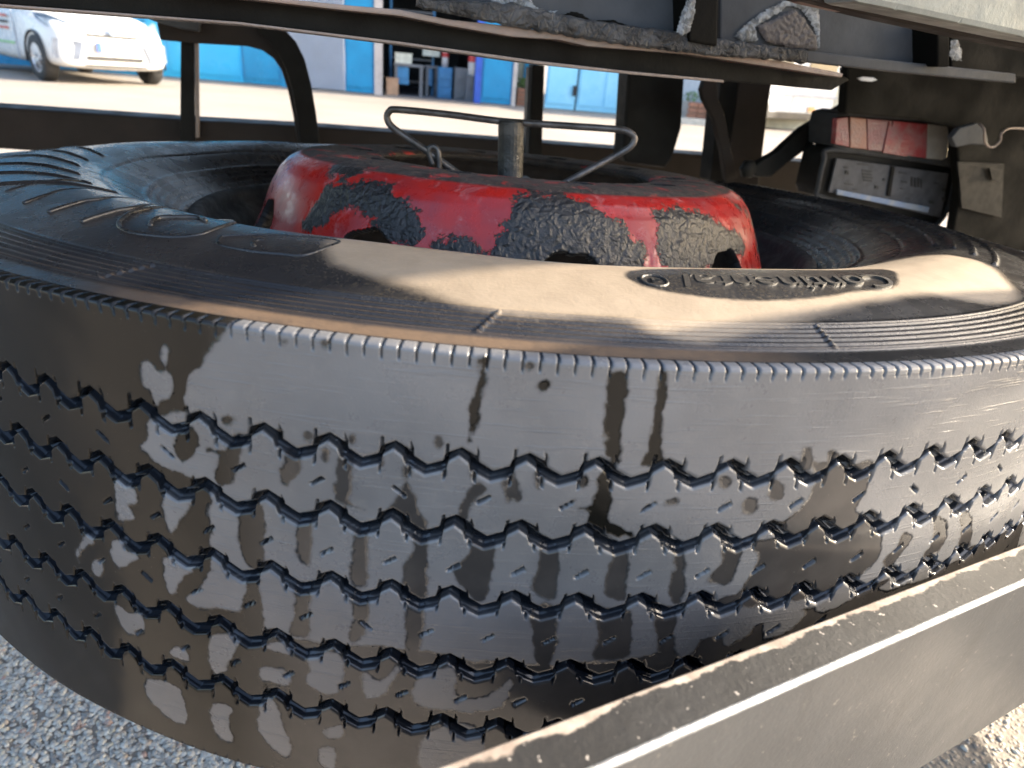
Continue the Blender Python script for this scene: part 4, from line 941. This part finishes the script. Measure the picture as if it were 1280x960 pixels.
# planter of brick
def planter(x0, x1, y0, y1, label, nx, h=.36):
    p = empty('brick_planter', BM @ Matrix.Translation((x0, y0, 0)), label, 'planter')
    bmx = (x1-x0)/nx; nz = 4; bh = h/nz
    bmm = bmesh.new(); add_box(bmm, (bmx*.47, .05, bh*.44), (bmx*.46, .05, bh*.42)); me = bpy.data.meshes.new('brick'); bmesh.ops.recalc_face_normals(bmm, faces=bmm.faces); bmm.to_mesh(me); bmm.free(); me.materials.append(M['brick'])
    core = box('planter_core', ((x1-x0)/2, (y1-y0)/2+.03, h/2-.01), ((x1-x0)/2-.03, (y1-y0)/2-.03, h/2-.005), M['mortar'], p, None, 0, True)
    for i in range(nx):
        for k in range(nz):
            o = bpy.data.objects.new('brick', me); COL.objects.link(o); o.parent = p; o.location = (i*bmx+(bmx*.0 if k % 2 else 0), 0, k*bh)
    bm = bmesh.new()
    for i in range(260):
        c = Vector((rng.uniform(.05, x1-x0-.05), rng.uniform(.02, y1-y0), h+rng.uniform(0, .18))); s = .035
        a = rng.uniform(0, 6.28); d = Vector((math.cos(a), math.sin(a), rng.uniform(-.2, .8))).normalized(); e_ = d.orthogonal().normalized()
        bm.faces.new([bm.verts.new(c+d*s), bm.verts.new(c+e_*s*.5), bm.verts.new(c-d*s), bm.verts.new(c-e_*s*.5)])
    bmobj('foliage', bm, M['green'], p, True)
planter(X[643]+.1, X[680]-.1, .3, .9, 'terracotta brick planter with low green plants between the blue doors', 6)
planter(X[850]-.2, X[850]+.75, -.9, -.3, 'terracotta brick planter behind the support column at the right', 5, .42)

# things inside the open bay
def inside(name, cat, label, u, v, depth, w_, h_, d_, mat, kind=0):
    # u, v: where its lower middle shows; depth: metres behind the facade
    dd = Vector(ray(u, v)); o = Vector(CW); t = ((A0-o).dot(FY)+depth)/dd.dot(FY); p = o+dd*t
    x = (p-A0).dot(FX); z = max(p.z, .0)
    return x, z
def shelf_unit(x, y, w_, h_, label):
    p = empty('storage_shelf', BM @ Matrix.Translation((x, y, .012)), label, 'shelf')
    for sx in (0, w_): 
        for sy in (0, .4): box('post', (sx, sy, h_/2), (.02, .02, h_/2), M['machine_blue'], p, None, 0, True)
    for k in range(4): box('shelf_board', (w_/2, .2, .25+k*.45), (w_/2-.022, .19, .015), M['machine_grey'], p, None, 0, True)
    return p
xb = X[478]
shelf_unit(xb+.15, 1.0, .9, 1.9, 'blue metal storage shelf at the left inside the open garage bay')
def carton(x, y, z, s, mat, label, cat='box', name='storage_box'):
    bm = bmesh.new(); add_box(bm, (0, 0, s[2]/2), (s[0]/2, s[1]/2, s[2]/2)); add_box(bm, (0, -s[1]/2-.004, s[2]*.62), (s[0]*.3, .003, s[2]*.12)); add_box(bm, (0, 0, s[2]+.012), (s[0]/2+.01, s[1]/2+.01, .011))
    o = bmobj(name, bm, mat); o.matrix_world = BM @ Matrix.Translation((x, y, z)); tag(o, label, cat); return o
carton(xb+.42, .45, .622, (.34, .26, .17), M['cardboard'], 'pale carton resting on the bench at the left of the garage bay')
carton(xb+1.0, .95, .80, (.36, .3, .2), M['cardboard'], 'pale carton standing higher up near the middle of the garage bay')
carton(xb+.2, .2, .013, (.24, .24, .3), M['tanthing'], 'small tan box low in the left corner of the garage bay')
def bench(x, y, w_, label, mat):
    p = empty('workbench', BM @ Matrix.Translation((x, y, .012)), label, 'workbench')
    box('bench_top', (w_/2, .3, .58), (w_/2, .3, .025), M[mat], p, None, .005, True)
    for sx in (.05, w_-.05):
        for sy in (.05, .55): box('leg', (sx, sy, .275), (.03, .03, .275), M['machine_grey'], p, None, 0, True)
    box('drawer_unit', (w_*.3, .3, .38), (w_*.2, .26, .17), M['machine_blue'], p, None, .01, True)
bench(xb+.22, .3, .62, 'dark workbench with blue drawers inside the garage bay', 'machine_grey')
bench(xb+.88, .8, .3, 'narrow stand below the higher carton inside the garage bay', 'machine_grey') 
def cabinet(x, y, w_, h_, mat, label):
    p = empty('tool_cabinet', BM @ Matrix.Translation((x, y, .012)), label, 'cabinet')
    box('cabinet_body', (w_/2, .25, h_/2), (w_/2, .25, h_/2), M[mat], p, None, .01, True)
    for k in range(3): box('drawer', (w_/2, -.012, h_*(.2+.27*k)), (w_/2-.03, .01, h_*.11), M[mat], p, None, .004, True)
cabinet(xb+1.15, .6, .3, .6, 'machine_blue', 'low blue tool cabinet in the middle of the garage bay')
cabinet(xb+1.5, .5, .28, .62, 'machine_grey', 'taller grey tool cabinet towards the right of the garage bay')
def bottle(x, y, z, label, mats, r=.07, h=.55, cat='gas bottle', name='gas_bottle'):
    p = empty(name, BM @ Matrix.Translation((x, y, z)), label, cat)
    lathe('bottle_body', [(0, 0), (r, 0), (r, h*.8), (r*.5, h*.92), (0, h*.93)], M[mats[0]], p, 16, local=True)
    lathe('bottle_band', [(r+.003, h*.35), (r+.003, h*.52)], M[mats[1]], p, 16, local=True)
bottle(xb+1.3, .85, .615, 'white container with red band standing on the blue cabinet in the garage bay', ('whitething', 'redthing'), cat='container', name='container')
bottle(xb+1.88, .4, .50, 'white canister with red top at the right edge of the garage bay', ('whitething', 'redthing'), .12, .75, 'canister', 'canister')
box_ = carton(xb+1.88, .4, .012, (.3, .3, .47), M['machine_grey'], 'grey crate under the white canister in the garage bay', 'crate', 'crate')

# ------------------------------------------------------------------ white hatchback
c0, c1 = gp(60, 101), gp(181, 109)
LX = (c1-c0); tr = LX.length; LX.normalize(); FW = Vector((LX.y, -LX.x, 0))   # FW: forward (towards camera side)
LX = Vector((.62, .785, 0)).normalized(); FW = Vector((LX.y, -LX.x, 0)); sc_ = 1.04; mid = c0+LX*.73*sc_
CM = Matrix(((FW.x, -LX.x*-1 if False else LX.x, 0, mid.x), (FW.y, LX.y, 0, mid.y), (0, 0, 1, 0), (0, 0, 0, 1)))
CM = CM @ Matrix.Scale(sc_, 4)
car = empty('white_hatchback', CM, 'small white hatchback with alloy wheels parked in the yard at the left', 'car')
INV[car.name] = CM.inverted()
def loft(name, secs, mat, parent, levels=1):
    # secs: (x, half width, z bottom, z top, crown) ; x forward, front axle at 0
    bm = bmesh.new(); rings = []
    for x, hw, z0, z1, tp in secs:
        r = []
        for yy, zz in ((-.86,0),(-1,.12),(-1.0,.45),(-.97,.75),(-tp,.97),(-tp*.55,1.0),(0,1.01),(tp*.55,1.0),(tp,.97),(.97,.75),(1.0,.45),(1,.12),(.86,0),(0,-.01)):
            r.append(bm.verts.new((x, yy*hw, z0+(z1-z0)*zz)))
        rings.append(r)
    for a, c in zip(rings[:-1], rings[1:]):
        for k in range(14): bm.faces.new((a[k], a[(k+1) % 14], c[(k+1) % 14], c[k]))
    bm.faces.new(rings[0][::-1]); bm.faces.new(rings[-1])
    o = bmobj(name, bm, mat, parent, True, True)
    md = o.modifiers.new('smooth', 'SUBSURF'); md.levels = levels; md.render_levels = levels
    return o
body = loft('car_body', [(.60,.60,.30,.62,.85),(.56,.72,.22,.72,.9),(.42,.79,.20,.82,.92),(.2,.815,.20,.88,.9),(-.1,.82,.20,.93,.9),(-.42,.82,.19,.98,.92),(-1.2,.82,.19,.99,.93),(-2.0,.82,.2,1.0,.93),(-2.6,.81,.22,1.0,.92),(-2.86,.76,.28,.98,.9),(-2.93,.66,.34,.9,.85)], M['white'], car, 2)
loft('windows', [(-.25,.66,.90,.98,.9),(-.85,.70,.92,1.36,.80),(-1.4,.70,.92,1.44,.78),(-2.3,.69,.92,1.43,.78),(-2.72,.66,.92,1.20,.8),(-2.84,.62,.92,1.0,.8)], M['glass'], car, 2)
loft('roof', [(-.80,.62,1.36,1.39,.9),(-1.1,.64,1.40,1.46,.9),(-1.8,.65,1.42,1.48,.9),(-2.4,.63,1.40,1.46,.9),(-2.62,.58,1.34,1.38,.9)], M['white'], car, 1)
for s in (-1, 1):
    bm = bmesh.new(); add_tube(bm, [(-.28, s*.70, .96), (-.85, s*.66, 1.38)], .035, 8); bmobj('pillar', bm, M['white'], car, True, True)
    bm = bmesh.new(); add_tube(bm, [(-1.6, s*.74, .96), (-1.65, s*.67, 1.42)], .045, 8); bmobj('pillar', bm, M['white'], car, True, True)
    # mirror
    bm = bmesh.new(); bmesh.ops.create_uvsphere(bm, u_segments=12, v_segments=8, radius=1); 
    for v_ in bm.verts: v_.co = Vector((v_.co.x*.07-.5, v_.co.y*.11+s*.90, v_.co.z*.075+1.02))
    bmobj('mirror', bm, M['white'] if s > 0 else M['white'], car, True, True)
    # headlight: a shaped lens wrapped round the front corner
    bm = bmesh.new(); pts = [(.50, .47, .66), (.36, .73, .70), (.16, .80, .80), (.12, .79, .86), (.26, .70, .86), (.43, .50, .78)]
    vs = [bm.verts.new((x+.05, s*y*1.03, z+.01)) for x, y, z in pts]; f = bm.faces.new(vs); bmesh.ops.solidify(bm, geom=[f], thickness=.04)
    bmobj('headlight', bm, M['headlight'], car, True)
    # fog lamp recess
    bm = bmesh.new(); pts = [(.57, .40, .56), (.46, .74, .58), (.44, .76, .34), (.56, .48, .32)]
    vs = [bm.verts.new((x+.06, s*y*1.03, z)) for x, y, z in pts]; f = bm.faces.new(vs); bmesh.ops.solidify(bm, geom=[f], thickness=.03)
    bmobj('bumper_inlay', bm, simple('pale_blue_grey_plastic', (.32, .36, .44), .4) if 'inl' not in M else M['inl'], car, True); M['inl'] = bpy.data.materials['pale_blue_grey_plastic']
    for wx in (0, -2.42):
        Mw = Matrix.Translation((wx, s*.73, .30)) @ Matrix.Rotation(math.pi/2, 4, 'X')
        wt = lathe('wheel', [(.19, -.09), (.285, -.09), (.30, -.07), (.30, .07), (.285, .09), (.19, .09)], M['tyreblk'], car, 28, Mw, local=True)
        bm = bmesh.new(); add_lathe(bm, [(.205, .075*s*-1), (.205, .088*-s), (.18, .088*-s), (.17, .06*-s)], 28, Mw)
        for k in range(5):
            a = 2*math.pi*k/5; R5 = Mw @ Matrix.Rotation(a, 4, 'Z'); add_box(bm, (.10, 0, -.07*s), (.085, .022, .012), R5)
        add_lathe(bm, [(0, -.075*s), (.045, -.085*s), (.05, -.06*s)], 12, Mw)
        bmobj('alloy_rim', bm, M['alloy'], wt, True)
        box('wheel_arch', (wx, s*.795, .36), (.335, .035, .0), M['blk'], car, None, 0, True) if False else None
        bm = bmesh.new()
        add_tube(bm, [(wx+.34*math.cos(a), s*.822, .30+.34*math.sin(a)) for a in np.linspace(-.2, math.pi+.2, 16)], .018, 6); bmobj('wheel_arch', bm, M['blk'], car, True, True)
box('lower_grille', (.60, 0, .36), (.02, .38, .025), M['blk'], car, None, .01, True); box('grille_slot', (.615, 0, .655), (.012, .36, .012), M['blk'], car, None, .004, True)
box('bumper_slot', (.60, 0, .26), (.012, .42, .012), M['blk'], car, None, .004, True)
pl = box('number_plate', (.638, 0, .50), (.008, .26, .06), M['plate'], car, None, 0, True)
box('plate_end', (.648, -.225, .50), (.003, .03, .058), M['plateblue'], pl, None, 0, True)
bd = lathe('front_badge', [(0, 0), (.055, 0), (.06, .008), (.045, .012), (0, .012)], M['headlight'], car, 20, Matrix.Translation((.607, 0, .70)) @ Matrix.Rotation(math.pi/2-.2, 4, 'Y'), local=True)
box('bonnet_seam', (.30, 0, .893), (.012, .5, .004), M['inl'], car, None, 0, True)
for s in (-1, 1):
    box('door_seam', (-.62, s*.822, .6), (.006, .006, .36), M['inl'], car, None, 0, True)
    for (x, z, l, mt) in ((-1.0, .80, .16, 'signred'), (-1.05, .72, .2, 'blk'), (-1.02, .64, .18, 'signred'), (-1.2, .45, .5, 'signgrn')):
        box('door_lettering', (x, s*.828, z), (l, .005, .016), M[mt], car, None, 0, True)

# ------------------------------------------------------------------ white van
v0 = gp(985, 163); VX = (U*.96+Vector((0,.28,0))).normalized(); VY = Vector((-VX.y, VX.x, 0))
VM = Matrix(((VX.x, VY.x, 0, v0.x-VX.x*2.0), (VX.y, VY.y, 0, v0.y-VX.y*2.0), (0, 0, 1, 0), (0, 0, 0, 1)))
van = empty('white_van', VM, 'white van parked across the yard at the right behind the diagonal strut', 'van'); INV[van.name] = VM.inverted()
bm = bmesh.new()
pts = [(0, 0, .30), (4.9, 0, .30), (4.95, 0, .95), (4.1, 0, 1.15), (3.5, 0, 1.9), (3.2, 0, 2.0), (.15, 0, 2.0), (0, 0, 1.8)]
add_prism(bm, pts, Vector((0, 1.85, 0)), .07); bmobj('van_body', bm, M['vanwhite'], van, True)
box('side_window', (2.7, -.004, 1.45), (.5, .01, .26), M['glass'], van, None, .02, True); box('side_window', (1.0, -.004, 1.45), (.65, .01, .26), M['glass'], van, None, .02, True)
box('side_molding', (2.4, -.012, .72), (2.2, .012, .03), M['inl'], van, None, .004, True); box('sill', (2.45, -.004, .30), (2.4, .02, .07), M['blk'], van, None, .01, True)
box('door_seam', (1.9, -.003, 1.1), (.006, .006, .7), M['inl'], van, None, 0, True)
box('rear_lamp', (.06, -.01, 1.25), (.05, .02, .16), M['lamp_green'], van, None, .01, True); box('orange_marking', (1.35, -.012, 1.08), (.28, .006, .06), M['lamp_orange'], van, None, 0, True)
box('orange_marking', (2.6, -.022, .45), (.12, .006, .05), M['lamp_orange'], van, None, 0, True)
for wx in (.9, 3.95):
    wt = lathe('wheel', [(.20, -.10), (.31, -.10), (.325, -.08), (.325, .08), (.31, .10), (.20, .10), (.19, .02), (0, .03)], M['tyreblk'], van, 28, Matrix.Translation((wx, .09, .325)) @ Matrix.Rotation(math.pi/2, 4, 'X'), local=True)
    lathe('wheel_cover', [(0, .07), (.18, .075), (.2, .06)], M['alloy'], wt, 24, Matrix.Translation((wx, .05, .325)) @ Matrix.Rotation(math.pi/2, 4, 'X'), local=True)
# kerb in front of the planter at the right
k0 = lp(X[850]-.6, -1.2, 0)
box('kerb', (0, 0, .06), (.9, .08, .06), M['kerb'], None, Matrix.Translation(lp(X[850]+.2, -1.3, 0)) @ Matrix.Rotation(math.atan2(FX.y, FX.x), 4, 'Z'), .01)
tag(bpy.data.objects['kerb'], 'pale concrete kerb in front of the planter', kind='structure')
